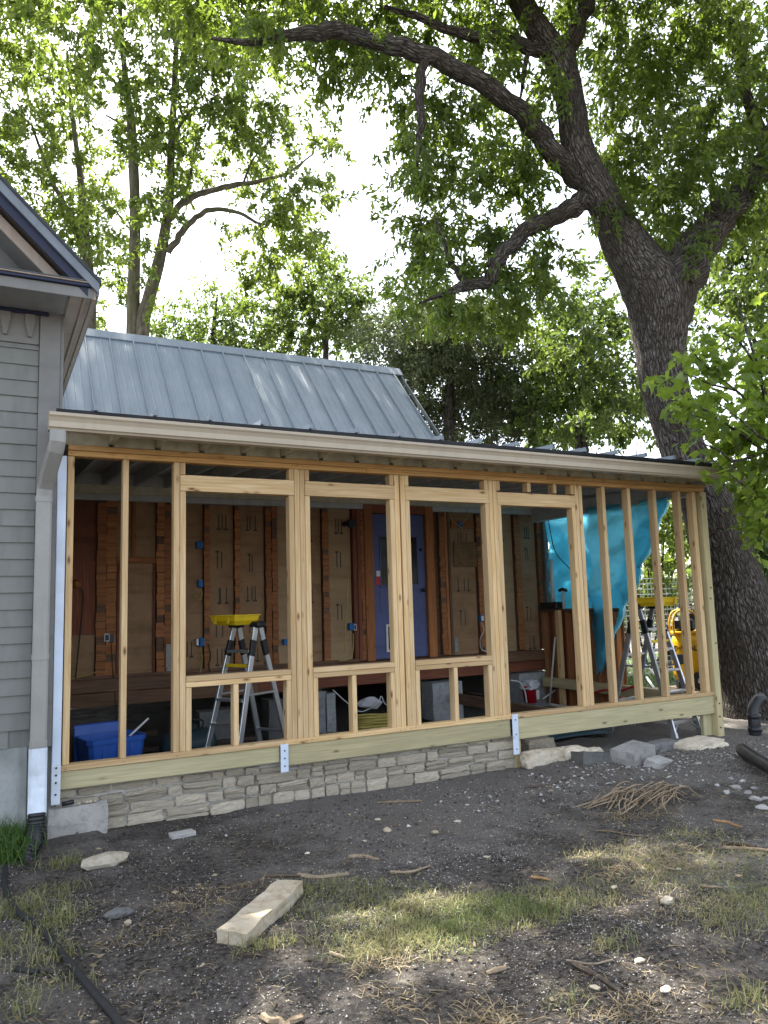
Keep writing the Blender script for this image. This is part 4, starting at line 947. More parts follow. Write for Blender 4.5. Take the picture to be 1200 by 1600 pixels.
# ---- broad leaved sapling close on the right
SAP = thing('sapling', 'broad leaved sapling leaning in front of the roof corner and trunk', 'tree', (8.6, 5.2, 0))
def s_limb(pts, name='branch'):
    P = [Vector(atD(a, b, D)) for a, b, D, r in pts]; return P, tube(name, P, [r*D/FPX for a, b, D, r in pts], M['bark'], SAP, 7, 5)
base = Vector((8.6, 5.2, -.1)); mid_ = Vector((8.4, 5.2, 1.6))
P0 = [base, mid_, Vector(atD(1225, 760, 8.0)), Vector(atD(1205, 660, 8.0)), Vector(atD(1180, 560, 8.0)), Vector(atD(1150, 470, 8.0))]
tube('trunk', P0, [.05, .042, .034, .026, .018, .006], M['bark'], SAP, 8, 6)
twigs = []
for pts in ([(1215, 720, 8, 3), (1160, 680, 7.8, 2.4), (1100, 640, 7.6, 1.8), (1040, 590, 7.4, 1)], [(1210, 700, 8, 3), (1150, 720, 7.7, 2.2), (1125, 705, 7.5, 1.6), (1092, 690, 7.4, 1)], [(1200, 650, 8, 3), (1150, 610, 7.8, 2), (1100, 570, 7.7, 1.2), (1080, 545, 7.6, .8)],
            [(1222, 750, 8, 3), (1190, 770, 7.8, 2), (1165, 760, 7.6, 1.4), (1140, 740, 7.5, .8)], [(1190, 590, 8, 2.4), (1160, 540, 7.8, 1.6), (1130, 520, 7.7, .8)], [(1185, 570, 8, 2), (1205, 520, 8, 1.4), (1215, 470, 8, .8)], [(1215, 700, 8, 2.6), (1185, 680, 7.5, 1.8), (1150, 650, 7.2, 1.2), (1110, 620, 7.0, .7)],
            [(1220, 740, 8, 2.5), (1200, 800, 7.8, 1.8), (1185, 840, 7.7, 1)], [(1160, 680, 7.8, 2), (1130, 660, 7.5, 1.4), (1085, 650, 7.2, .8)], [(1150, 610, 7.8, 2), (1110, 600, 7.5, 1.5), (1070, 585, 7.3, 1), (1035, 600, 7.2, .6)], [(1120, 650, 7.4, 1.5), (1080, 630, 7.2, 1), (1045, 625, 7.1, .6)], [(1150, 720, 7.7, 1.6), (1135, 735, 7.5, 1.2), (1110, 715, 7.4, .7)]):
    P, o = s_limb(pts); twigs.append(catmull(P, 6))
def lobed_leaf():
    """five-lobed leaf, stalk at the origin, tip along +X, slightly cupped"""
    out = [(0, .0), (.02, .14), (-.06, .33), (.14, .30), (.30, .46), (.38, .26), (.62, .30), (.70, .14), (1.0, 0)]
    out = out + [(x, -y) for x, y in out[-2:0:-1]]
    bm = bmesh.new(); c = bm.verts.new((.35, 0, -.05)); vs = [bm.verts.new((x, y, -.10*x*x+.16*abs(y))) for x, y in out]
    for i in range(len(vs)): bm.faces.new((c, vs[i], vs[(i+1) % len(vs)]))
    me = mesh_of(bm, 'leaf', True); return me
leafs = []
for i in range(8):
    me = lobed_leaf(); a = me.attributes.new('rnd', 'FLOAT', 'POINT'); a.data.foreach_set('value', np.full(len(me.vertices), (i+.5)/8, dtype=np.float32)); me.materials.append(M['leaf_bush']); leafs.append(me)
for k in range(350):
    t = random.choice(twigs); q = t[int(len(t)*random.random()**.6*0.999)] + Vector((random.gauss(0, .10), random.gauss(0, .10), random.gauss(0, .08)))
    s = random.uniform(.09, .155); w_ = q-EYE; qx = 600+FPX*w_.dot(right)/w_.dot(fwd); qy = 800-FPX*w_.dot(up)/w_.dot(fwd)
    if 1098 < qx < 1170 and 685 < qy < 790 and random.random() < .75: continue        # the gutter end shows between the sprays
    R = Matrix.Rotation(random.uniform(0, 6.28), 4, 'Z') @ Matrix.Rotation(random.uniform(.1, .9), 4, 'Y') @ Matrix.Rotation(random.gauss(0, .5), 4, 'X')
    link('leaf', random.choice(leafs), None, SAP, Matrix.Translation(q) @ R @ Matrix.Scale(s, 4))
crown(SAP, [(1180, 600, 40, 60, 8.0, .4, 16), (1190, 690, 40, 50, 8.0, .4, 18), (1150, 670, 40, 36, 7.9, .4, 10), (1110, 620, 40, 40, 7.9, .35, 9), (1215, 790, 36, 60, 8, .4, 16), (1240, 680, 50, 120, 8.2, .6, 40), (1090, 570, 30, 24, 7.8, .3, 4)], 'leaf_bush', .13, .085, per=16, twig=.35, hang=.3, seed=41, name='foliage')

# ================================================================== THINGS IN THE PORCH
def ladder(label, base, yaw, H, wt, wb, sf, sr, tray=True, steps_front=5):
    """A-frame ladder; local x is its width, local -y its front"""
    t = thing('step_ladder', label, 'ladder', base, 'aluminium ladders with yellow trays')
    Rm = Matrix.Translation(base) @ Matrix.Rotation(yaw, 4, 'Z')
    W_ = lambda x, y, z: Rm @ Vector((x, y, z))
    ydir = (Rm.to_3x3() @ Vector((1, 0, 0)))
    for s in (-1, 1):
        for (yy, wdt, sp, nm) in ((-1, wb, sf, 'front_rail'), (1, wb*.86, sr, 'rear_rail')):
            a = W_(s*wdt/2, yy*sp, 0.012); b = W_(s*wt/2, yy*.035, H-.05)
            r = beam(nm, a, b, .026, .062, M['alu'], t, .004, upv=(Rm.to_3x3() @ Vector((0, 1, 0))))
            f = beam('rail_foot', a+Vector((0, 0, -.012)), a+(b-a)*.035, .036, .074, M['alu'], r, .004, upv=(Rm.to_3x3() @ Vector((0, 1, 0))))
            k = beam('rail_sleeve', a+(b-a)*.80, a+(b-a)*.91, .036, .070, M['black_plastic'], r, .005, upv=(Rm.to_3x3() @ Vector((0, 1, 0))))
        h = box('hinge', (-.03, -.06, -.09), (.03, .06, .05), M['black_plastic'], t, .014)
        h.matrix_basis = Rm @ Matrix.Translation((s*wt/2, 0, H-.02)); MW[h] = h.matrix_basis
        p = link('hinge_pin', lathe_mesh([(.03, -.038), (.03, .038)], 14), M['alu'], h, Rm @ Matrix.Translation((s*wt/2, 0, H-.02)) @ Matrix.Rotation(math.pi/2, 4, 'Y'))
    for i in range(steps_front):
        u = (i+1)/(steps_front+1); w = wb+(wt-wb)*u; y = -sf+(sf-.035)*u; z = .01+(H-.06)*u
        beam('step', W_(-w/2+.01, y, z), W_(w/2-.01, y, z), .075, .028, M['alu'], t, .004)
    for u in (.24, .62):
        w = wb*.86+(wt-wb*.86)*u; y = sr+(.035-sr)*u; z = .01+(H-.06)*u
        beam('rear_brace', W_(-w/2+.01, y, z), W_(w/2-.01, y, z), .03, .025, M['alu'], t, .003)
    u = .105; w = wb+(wt-wb)*u; y = -sf+(sf-.035)*u; z = .01+(H-.06)*u
    beam('foot_bar', W_(-w/2+.012, y, z), W_(w/2-.012, y, z), .03, .035, M['alu'], t, .004)
    for s in (-1, 1):                                            # knee braces at the foot
        beam('knee_brace', W_(s*(wb/2-.015), -sf+.01, .055), W_(s*w*.26, y, z-.019), .02, .02, M['alu'], t, .003)
        beam('spreader', W_(s*(wt/2+.035), -sf*.48, H*.52), W_(s*(wt/2+.035), sr*.48, H*.52), .006, .022, M['alu'], t, .002)
    if tray:
        # shallow open tool tray clipped over the top, with drop front
        P = [(-wt/2-.03, -.30), (wt/2-.02, -.30), (wt/2-.02, .02), (-wt/2-.03, .02)]
        bm = bmesh.new(); z0, z1 = H-.02, H+.08; inn = .018
        def ring(grow, z): return [bm.verts.new(W_(x+(grow if x > 0 else -grow), y+(grow if y > -.1 else -grow), z)) for x, y in P]
        r = [ring(-.03, z0), ring(0, z0+.04), ring(.004, z0+.042), ring(.010, z1-.012), ring(.022, z1-.010), ring(.022, z1), ring(-.012, z1), ring(-.03, z0+.02)]
        bm.faces.new(r[0][::-1]); bm.faces.new(r[-1])
        for a, b in zip(r, r[1:]):
            for i in range(4): bm.faces.new((a[i], a[(i+1) % 4], b[(i+1) % 4], b[i]))
        tr = link('tool_tray', mesh_of(bm), M['yellow'], t)
        beam('tray_rib', W_(-wt/2+.02, -.331, H+.03), W_(-wt/2+.06, -.331, H+.03), .008, .07, M['yellow'], tr, .003)
        beam('tray_rib', W_(wt/2-.10, -.331, H+.03), W_(wt/2-.06, -.331, H+.03), .008, .07, M['yellow'], tr, .003)
        beam('yellow_clip', W_(-wt/2, -.13, H-.42), W_(wt/2, -.13, H-.42), .05, .03, M['yellow'], t, .004)
    return t
ladder('open aluminium ladder with yellow tray behind the low window framing at left', (2.36, 7.62, -.05), math.radians(-62), 1.45, .30, .46, .40, .42)
ladder('aluminium ladder with yellow tray standing between the close studs at right', (6.86, 6.64, .0), math.radians(10), 1.45, .36, .50, .42, .44)

# storage tote
def tote(loc, yaw):
    t = thing('storage_tote', 'blue plastic storage tote just inside the leftmost stud bay', 'tote', loc)
    Rm = Matrix.Translation(loc) @ Matrix.Rotation(yaw, 4, 'Z') @ Matrix.Diagonal((.95, .95, 1.42, 1))
    def shell(prof, nm, mat, close=True):
        bm = bmesh.new(); R = []
        for (hx, hy, z, c) in prof:
            pts = [(hx-c, -hy), (hx, -hy+c), (hx, hy-c), (hx-c, hy), (-hx+c, hy), (-hx, hy-c), (-hx, -hy+c), (-hx+c, -hy)]
            R.append([bm.verts.new(Rm @ Vector((x, y, z))) for x, y in pts])
        for a, b in zip(R, R[1:]):
            for i in range(8): bm.faces.new((a[i], a[(i+1) % 8], b[(i+1) % 8], b[i]))
        bm.faces.new(R[0][::-1]); bm.faces.new(R[-1]); return link(nm, mesh_of(bm), M[mat], t)
    shell([(.20, .15, 0, .03), (.245, .185, .36, .035), (.262, .20, .362, .04), (.265, .203, .39, .04), (.248, .188, .39, .035), (.24, .18, .30, .03)], 'bin_body', 'blue_bin')
    for x in (-.12, .0, .12):
        bm = bmesh.new(); box_bm(bm, (x-.012, -.19, .05), (x+.012, -.158, .352), Rm @ Matrix.Shear('XZ', 4, (0, 0)) if 0 else Rm); link('bin_rib', mesh_of(bm), M['blue_bin'], t)
    o = box('tote_lid', (-.24, -.19, -.012), (.24, .19, .014), M['blue_bin'], t, .008)
    o.matrix_basis = Rm @ Matrix.Translation((.0, .23, .26)) @ Matrix.Rotation(math.radians(80), 4, 'X'); MW[o] = o.matrix_basis
    return Rm
Rm = tote((.98, 7.05, -.05), math.radians(12))
o = beam('brush', Rm @ Vector((.17, 0, .37)), Rm @ Vector((.36, .03, .46)), .018, .014, M['pvc']); tag(o, 'pale brush handle sticking up out of the blue tote', 'brush')
o = box('cardboard_box', (.62, 7.42, -.05), (.88, 7.75, .53), M['old_brown'], None, .004); tag(o, 'brown cardboard box resting on the blue tote', 'box') if 0 else tag(o, 'tall brown box standing behind the blue tote at the left wall', 'box')

# compressor tank, stump, bottle, blocks under the house
def tank(loc):
    t = thing('air_tank', 'dark teal pressure tank lying in the shadow behind the left stud pair', 'tank', loc)
    R = Matrix.Translation(Vector(loc)+Vector((0, 0, .20))) @ Matrix.Rotation(math.radians(20), 4, 'Z') @ Matrix.Rotation(math.pi/2, 4, 'Y')
    link('tank_body', lathe_mesh([(0.0, -.30), (.10, -.285), (.155, -.23), (.16, -.2), (.16, .2), (.155, .23), (.10, .285), (0.0, .30)], 24), M['teal_tank'], t, R)
    for x in (-.15, .15): box('tank_foot', (loc[0]+x-.03, loc[1]-.12, loc[2]), (loc[0]+x+.03, loc[1]+.12, loc[2]+.07), M['dark_metal'], t, .004)
    tube('tank_handle', [(loc[0]-.15, loc[1], loc[2]+.35), (loc[0]-.14, loc[1], loc[2]+.44), (loc[0]+.14, loc[1]+.03, loc[2]+.44), (loc[0]+.15, loc[1]+.03, loc[2]+.35)], .012, M['dark_metal'], t, 8, 4)
    box('motor', (loc[0]-.08, loc[1]-.08, loc[2]+.355), (loc[0]+.08, loc[1]+.08, loc[2]+.42), M['dark_metal'], t, .01)
tank((1.93, 8.3, -.06))
def lathe_thing(name, label, cat, loc, prof, mat, seg=20, part=None):
    o = link(name, lathe_mesh(prof, seg), M[mat], None, Matrix.Translation(loc)); return tag(o, label, cat)
lathe_thing('plastic_bottle', 'grey translucent bottle standing on the dirt right of the teal tank', 'bottle', (2.20, 8.7, -.05), [(.05, 0), (.055, .02), (.055, .16), (.03, .22), (.018, .24), (.018, .28), (.0, .285)], 'pier')
lathe_thing('wood_stump', 'short tan log stub under the beam behind the stud pair', 'log', (1.98, 9.0, -.05), [(.10, 0), (.105, .1), (.10, .42), (.085, .44), (.0, .44)], 'osb')
def block(label, lo, hi, mat='pier', rot=0.0, name='concrete_block', group=None, cat='block', jit=.004, tilt=(0, 0)):
    lo = Vector(lo); hi = Vector(hi); c = (lo+hi)/2; s = hi-lo
    bm = bmesh.new(); box_bm(bm, (-.5*s.x, -.5*s.y, -.5*s.z), (.5*s.x, .5*s.y, .5*s.z))
    bmesh.ops.subdivide_edges(bm, edges=list(bm.edges), cuts=2, use_grid_fill=True)
    for v in bm.verts: v.co += Vector([random.gauss(0, jit) for _ in range(3)])
    bevel_all(bm, .004) if 0 else None
    o = link(name, mesh_of(bm), M[mat], None, Matrix.Translation(c) @ Matrix.Rotation(rot, 4, 'Z') @ Matrix.Rotation(tilt[0], 4, 'X') @ Matrix.Rotation(tilt[1], 4, 'Y'))
    return tag(o, label, cat, group)
def blk(label, px0, py0, px1, py1, Y, d=.3, **k):
    a = onY(px0, py1, Y); b = onY(px1, py0, Y); return block(label, (a.x, Y, min(a.z, -.02)), (b.x, Y+d, b.z), group='blocks under the house', **k)
blk('pale concrete pier block under the beam seen through the right hand low window', 677, 1064, 722, 1108, 9.0)
blk('squared pier block at left of the yellow hose', 495, 1080, 508, 1117, 9.0, .25)
blk('smaller pier block touching the one left of the yellow hose', 511, 1083, 524, 1116, 9.02, .25)
blk('grey block under the beam behind the red bucket', 812, 1049, 856, 1078, 9.2, .3)
blk('grey block on the dirt behind the left ladder', 312, 1108, 372, 1138, 8.9, .25, mat='concrete_dark')
blk('block on the dirt behind the right rails of the left ladder', 420, 1092, 446, 1112, 9.0, .25, mat='concrete_dark')
o = box('scrap_board', (1.3, 8.85, .02), (2.9, 8.97, .06), M['stick_dark'], None, .003); tag(o, 'grey scrap board lying under the beam behind the tank', 'board')
o = box('scrap_board', (.95, 9.0, .16), (1.75, 9.05, .22), M['stick_dark'], None, .003); tag(o, 'dark scrap plank lodged under the beam at the far left', 'board')
# yellow hose heap
def coil(name, label, cat, c, r0, n, mat, rad, zs, seed, sq=.45):
    rr = random.Random(seed); P = []
    for i in range(n*10):
        a = i*2*math.pi/10; r = r0*(1+rr.uniform(-.12, .12)); P.append(Vector((c[0]+r*math.cos(a), c[1]+r*sq*math.sin(a), c[2]+rad+zs*i/(n*10)+rr.uniform(0, .02))))
    o = tube(name, P, rad, M[mat], None, 7, 3); return tag(o, label, cat)
c = onY(585, 1105, 8.9); coil('garden_hose', 'yellow hose heaped in loops on the dirt seen through the middle low window', 'hose', (c.x+.05, 8.85, -.02), .34, 8, 'cable_yellow', .013, .16, 4)
o = tube('electric_cable', [onY(x, y, 8.8) for x, y in ((520, 1078), (545, 1100), (565, 1112), (590, 1098), (596, 1088), (605, 1102), (640, 1104))], .006, M['pvc'], None, 6, 5); tag(o, 'thin white cable looping over the yellow hose', 'cable')
o = link('rag', rock_mesh(.3, .25, .16, 5, 2, .4), M['cloth_white'], None, Matrix.Translation(onY(578, 1098, 9.0)) ); tag(o, 'crumpled white rag on the heap of yellow hose', 'rag')
# red bucket with a white rag
p = Vector(onZ(830, 1098, -.05)); 
p = onY(829, 1098, 9.0); p.z = max(p.z, -.05)
BK = thing('bucket', 'red bucket with a white cloth stuffed in its top beside the door opening', 'bucket', p)
link('bucket_body', lathe_mesh([(.085, 0), (.115, .22), (.122, .222), (.122, .24), (.112, .24), (.105, .2)], 24), M['red_plastic'], BK, Matrix.Translation(p))
link('cloth', rock_mesh(.27, .25, .17, 8, 3, .45), M['cloth_white'], BK, Matrix.Translation(p+Vector((.0, -.02, .25))))
box('bucket_label', (p.x+.03, p.y-.108, p.z+.05), (p.x+.08, p.y-.096, p.z+.18), M['white_plastic'], BK, .002)
o = tube('pipe_length', [onY(848, 1092, 9.0), onY(886, 1066, 9.1)], .014, M['pvc'], None, 8, 1); tag(o, 'white plastic pipe leaning from the red bucket to the half wall', 'pipe')
o = tube('wire_hoop', [onY(x, y, 8.9) for x, y in ((798, 1063), (812, 1066), (820, 1080), (823, 1098))], .010, M['pvc'], None, 8, 5); tag(o, 'thin pale hoop standing left of the red bucket', 'hoop')
def sheet(name, label, cat, lo, hi, mat, amp, seed, n=24):
    V = []; F = []
    for i in range(n+1):
        for j in range(n+1):
            u, v = i/n, j/n; x = lo[0]+(hi[0]-lo[0])*u; y = lo[1]+(hi[1]-lo[1])*v
            e = min(u, v, 1-u, 1-v); V.append((x+.06*noise.noise(Vector((v*4, seed, 0))), y+.06*noise.noise(Vector((u*4, seed, 9))), lo[2]+.01+min(1, e*6)*amp*(.6+noise.noise(Vector((x*3, y*3, seed))))))
    for i in range(n):
        for j in range(n): F.append((i*(n+1)+j, (i+1)*(n+1)+j, (i+1)*(n+1)+j+1, i*(n+1)+j+1))
    o = link(name, pydata(name, V, F, True), M[mat]); sm = o.modifiers.new('thickness', 'SOLIDIFY'); sm.thickness = .004; return tag(o, label, cat)
sheet('plastic_sheet', 'dark teal plastic sheet spread on the dirt inside the door opening', 'sheet', (4.9, 6.9, 0), (6.5, 8.1, 0), 'teal_tank', .07, 3)
for k, (lo, hi, lb) in enumerate((((5.9, 8.4, -.03), (7.1, 8.5, .03), 'pale scrap stud lying across the dirt before the half wall'), ((6.0, 8.75, -.03), (7.2, 8.82, .04), 'weathered scrap stud on the dirt nearest the half wall'))):
    o = box('scrap_board', lo, hi, M['stick'], None, .003); tag(o, lb, 'board')
for k in range(7):
    x = random.uniform(5.7, 7.1); y = random.uniform(8.2, 9.1)
    o = link('rubble_stone', rock_mesh(random.uniform(.12, .28), random.uniform(.12, .25), random.uniform(.08, .16), 60+k, 2, .3), M['concrete_dark'], None, Matrix.Translation((x, y, 0.0))); tag(o, 'rough grey rubble stone on the dirt inside near the half wall', 'stone', 'rubble inside the porch')
o = tube('red_hose', [onX(x, y, 7.2) for x, y in ((925, 1083), (945, 1078), (965, 1080), (985, 1074), (1000, 1068))], .012, M['red_plastic'], None, 8, 5); tag(o, 'red air hose lying along the foot of the plywood half wall', 'hose')

# half wall and pipes at the right end
XW = 7.45
HW = thing('half_wall', 'brown plywood half wall with bare studs below the blue tarp', 'wall', (XW, 8.5, 0))
y0, y1 = 7.62, 9.2
ht = 1.40
box('plywood_sheet', (XW, y0, .02), (XW+.018, 8.40, ht), M['plywood'], HW, .002)
box('plywood_sheet', (XW, 8.404, .02), (XW+.018, y1, ht), M['old_red'], HW, .002)
for y in (7.66, 8.02, 8.62, 8.88, 9.12): box('stud', (XW-.09, y, .05), (XW-.002, y+.042, ht-.045), M['plywood' if y > 8.7 else 'old_orange'], HW, .003)
box('stud', (XW-.15, 8.72, .05), (XW-.092, 8.80, ht-.02), M['pine'], HW, .003)
box('cap_board', (XW-.10, y0, ht-.044), (XW+.03, y1, ht), M['old_brown'], HW, .003)
box('tool_box', (XW-.16, 8.75, ht+.002), (XW-.02, 9.12, ht+.10), M['black_plastic'], HW, .01)
tube('drain_pipe', [(XW-.06, 8.93, ht+.10), (XW-.06, 8.93, 2.12)], .030, M['pvc'], HW, 12, 1)
tube('drain_pipe', [(XW-.06, 8.70, ht+.0), (XW-.06, 8.70, 1.66)], .022, M['pvc'], HW, 12, 1)
tube('pipe_valve', [(XW-.06, 8.63, 1.66), (XW-.06, 8.72, 1.68), (XW-.06, 8.78, 1.66)], .024, M['dark_metal'], HW, 8, 3)
o = tube('pipe_length', [(XW-.22, 8.95, .0), (XW-.17, 8.80, 1.0)], .012, M['pvc'], None, 8, 1); tag(o, 'slim grey pipe leaning on the half wall studs beside the house wall', 'pipe')

# ---- blue tarp
def tarp():
    nu, nv = 90, 60; YT0, YT1 = 9.20, 6.56
    top = lambda y: 2.80 - .085*(9.2-y)/2.64
    def bot(y):
        if y > 8.10: return 1.36 + .05*math.sin(y*9)
        if y > 7.95: return 1.36 + (.50-1.36)*(8.10-y)/.15
        return .50 + (2.66-.50)*((7.95-y)/(7.95-6.56))**1.0
    V = []; F = []
    for i in range(nu+1):
        y = YT0+(YT1-YT0)*i/nu
        zt, zb = top(y), min(bot(y), top(y)-.02)
        for j in range(nv+1):
            v = j/nv; z = zt+(zb-zt)*v
            # hanging folds run down from the right hand corner
            ang = math.atan2(2.75-z, (y-6.5)+.02)
            rad = math.hypot(2.75-z, y-6.5)
            f = .055*math.sin(ang*16+1.2*noise.noise(Vector((rad, ang, 2))))*min(1, rad/1.2)*math.exp(-((y-7.6)/1.0)**2)
            cr = .16*abs(noise.noise(Vector((y*1.9+z*1.4, z*1.5-y*.7, 4))))+.07*abs(noise.noise(Vector((y*3.1-z*2.6, z*3.3+y*1.2, 14))))+.035*abs(noise.noise(Vector((y*7+z*4, z*8-y*3, 8))))+.016*abs(noise.noise(Vector((y*15+z*9, z*16, 3))))
            bulge = .22*math.sin(math.pi*v)*math.sin(math.pi*min(1, (9.2-y)/1.9))
            sh_ = min(1, max(0, (8.45-y)/.5)); V.append((XW+.06+f+cr+bulge*(1-sh_)-.30*sh_, y, z))
    for i in range(nu):
        for j in range(nv): F.append((i*(nv+1)+j, (i+1)*(nv+1)+j, (i+1)*(nv+1)+j+1, i*(nv+1)+j+1))
    o = link('tarp', pydata('tarp', V, F, True), M['tarp']); tag(o, 'bright blue tarp draped across the open right end of the porch', 'tarp')
    sm = o.modifiers.new('thickness', 'SOLIDIFY'); sm.thickness = .0015
    # the sheet is doubled below a slanting fold at the left and along the gathered right edge
    MW[o] = Matrix.Identity(4); F2 = []
    for i in range(nu):
        for j in range(nv):
            c = V[i*(nv+1)+j]; y, z = c[1], c[2]
            left = z < 1.52+(y-7.75)*(2.72-1.52)/(9.12-7.75)-.03*math.sin(y*7)
            rgt = y < 7.75-(z-1.5)*.74 if z > 1.5 else y < 7.8
            if (left and y > 7.7) or rgt: F2.append((i*(nv+1)+j, (i+1)*(nv+1)+j, (i+1)*(nv+1)+j+1, i*(nv+1)+j+1))
    V2 = [(x+.035+.03*noise.noise(Vector((y*2.3, z*2.3, 30)))+.02*noise.noise(Vector((y*7, z*5, 31))), y, z) for x, y, z in V]
    me = pydata('tarp_fold', V2, F2, True); bm = bmesh.new(); bm.from_mesh(me); bmesh.ops.delete(bm, geom=[v for v in bm.verts if not v.link_faces], context='VERTS'); bm.to_mesh(me); bm.free()
    link('tarp_fold', me, M['tarp'], o)
tarp()
o = tube('electric_cable', [(XW-.02, y, z) for y, z in ((9.0, 2.78), (8.95, 2.5), (8.85, 2.2), (8.5, 1.9), (8.3, 1.62), (8.05, 1.5))], .007, M['cable_dark'], None, 6, 5); tag(o, 'dark cable hanging in front of the blue tarp', 'cable')

# ---- yellow compressor outside the right end
def compressor(loc):
    t = thing('air_compressor', 'yellow upright compressor with black motor seen between the close studs', 'compressor', loc)
    L_ = Vector(loc); Rm = Matrix.Translation(L_) @ Matrix.Rotation(math.radians(-38), 4, 'Z') @ Matrix.Scale(1.14, 4)
    link('tank_body', lathe_mesh([(0, .08), (.10, .085), (.16, .12), (.175, .18), (.175, .56), (.16, .62), (.10, .66), (0, .67)], 28), M['yellow_tool'], t, Rm)
    def pb(nm, lo, hi, mat, bev=.01):
        o = box(nm, lo, hi, M[mat], t, bev); o.matrix_basis = Rm @ o.matrix_basis; MW[o] = o.matrix_basis; return o
    pb('motor', (-.13, -.10, .68), (.11, .10, .86), 'black_plastic', .04); pb('pump_head', (.03, -.07, .78), (.12, .07, .92), 'dark_metal', .02)
    pb('control_panel', (-.16, -.185, .30), (-.06, -.165, .42), 'black_plastic', .004); pb('shroud', (-.16, -.12, .655), (.15, .12, .69), 'yellow_tool', .01)
    for s in (-1, 1):
        tube('roll_bar', [Rm @ Vector(q) for q in ((-.15, s*.13, .64), (-.16, s*.13, .80), (-.10, s*.13, .93), (.06, s*.13, .93), (.15, s*.13, .78), (.15, s*.13, .60))], .014, M['yellow_tool'], t, 8, 4)
        w = link('wheel', lathe_mesh([(.03, -.03), (.10, -.03), (.11, -.015), (.11, .015), (.10, .03), (.03, .03)], 24), M['black_rubber'], t, Rm @ Matrix.Translation((.10, s*.21, .11)) @ Matrix.Rotation(math.pi/2, 4, 'X'))
        link('hub', lathe_mesh([(.045, -.033), (.045, .033)], 16), M['alu'], w, MW[w])
    pb('front_foot', (-.14, -.10, .0), (-.08, .10, .10), 'black_rubber', .01)
    # lettering, wrapped round the tank
    fc = bpy.data.curves.new('lettering', 'FONT'); fc.body = 'DeWALT'; fc.size = .085; fc.extrude = .001; fc.offset = .0022; fc.align_x = 'CENTER'
    tmp = bpy.data.objects.new('tmp', fc); COL.objects.link(tmp); bpy.context.view_layer.update()
    me = bpy.data.meshes.new_from_object(tmp.evaluated_get(bpy.context.evaluated_depsgraph_get())); bpy.data.objects.remove(tmp)
    a0 = math.radians(-90)
    for v in me.vertices:
        a = a0+v.co.x/.175-.15; r = .1765+v.co.z; v.co = (r*math.cos(a), r*math.sin(a), .46+v.co.y)
    me.update(); link('lettering', me, M['black_plastic'], t, Rm)
CX = onY(1072, 1000, 7.75)
PALZ = .26
compressor((CX.x, 7.75, PALZ))
PAL = thing('pallet', 'weathered timber pallet under the yellow compressor', 'pallet', (CX.x, 7.75, -.02))
for k in range(5): box('slat', (CX.x-.5, 7.35+.17*k, PALZ-.03), (CX.x+.5, 7.35+.17*k+.12, PALZ-.004), M['stick'], PAL, .003)
for x in (-.45, 0, .4): box('bearer', (CX.x+x, 7.35, -.02), (CX.x+x+.07, 8.16, PALZ-.032), M['stick_dark'], PAL, .003)
o = tube('air_hose', [(CX.x+.2, 7.6, PALZ+.5), (CX.x+.36, 7.5, PALZ+.45), (CX.x+.4, 7.45, PALZ+.1), (CX.x+.3, 7.3, PALZ+.02), (CX.x+.0, 7.25, PALZ+.01)], .009, M['pvc'], None, 8, 5); tag(o, 'white air hose hanging from the yellow compressor', 'hose')
for k, (a, b, lb) in enumerate((((1000, 1030), (1040, 1072), 'long white pipe leaning low behind the right ladder'), ((1010, 1058), (1040, 1100), 'shorter white pipe lying low behind the right ladder'))):
    o = tube('pipe_length', [onY(*a, 9.0), onY(*b, 8.4)], .018, M['white_plastic'], None, 8, 1); tag(o, lb, 'pipe')
o = box('work_table', (8.0, 9.9, .60), (10.0, 10.6, .66), M['stick_dark'], None, .004) if 0 else None

# ---- wire fence beyond
FE = thing('wire_fence', 'welded wire mesh fence with slim posts beyond the right end', 'fence', (12, 11.0, 0))
FX0, FX1, FY = 8.3, 17.0, 11.0
for k in range(5): box('fence_post', (FX0+2.1*k-.03, FY-.03, -.1), (FX0+2.1*k+.03, FY+.03, 1.95), M['stick'], FE, .004)
bm = bmesh.new()
for k in range(19): box_bm(bm, (FX0, FY-.036, .08+.1*k-.006), (FX1, FY-.031, .08+.1*k+.006))
x = FX0
while x < FX1: box_bm(bm, (x-.003, FY-.042, .05), (x+.003, FY-.0365, 1.9)); x += .1
link('wire_mesh', mesh_of(bm), M['alu'], FE, None, 'stuff')

# ================================================================== THINGS ON THE YARD
def gz(x, y): return ground_h(x, y)
def gpt(px, py): p = onZ(px, py, 0); p.z = gz(p.x, p.y); return p
block('rough concrete footing block under the downspout corner', (.43, 6.03, -.15), (.83, 6.16, .185), mat='concrete', name='footing_block', jit=.006)
o = link('scrap_pipe', tube_mesh([Vector((.52, 6.06, .21)), Vector((.60, 6.06, .215))], [.016, .016], 10, 1), M['black_plastic']); tag(o, 'short black pipe stub lying on the corner footing block', 'pipe')
for k, x in enumerate((.49, .635, .665, .69, .715, .745)):
    o = link('pebble', rock_mesh(.03, .028, .022, 90+k, 1, .3), M['limestone_pale'], None, Matrix.Translation((x, 6.07+random.uniform(-.02, .02), .197))); tag(o, 'pale crumb of stone on the top of the corner footing block', 'pebble', 'crumbs on the footing block')
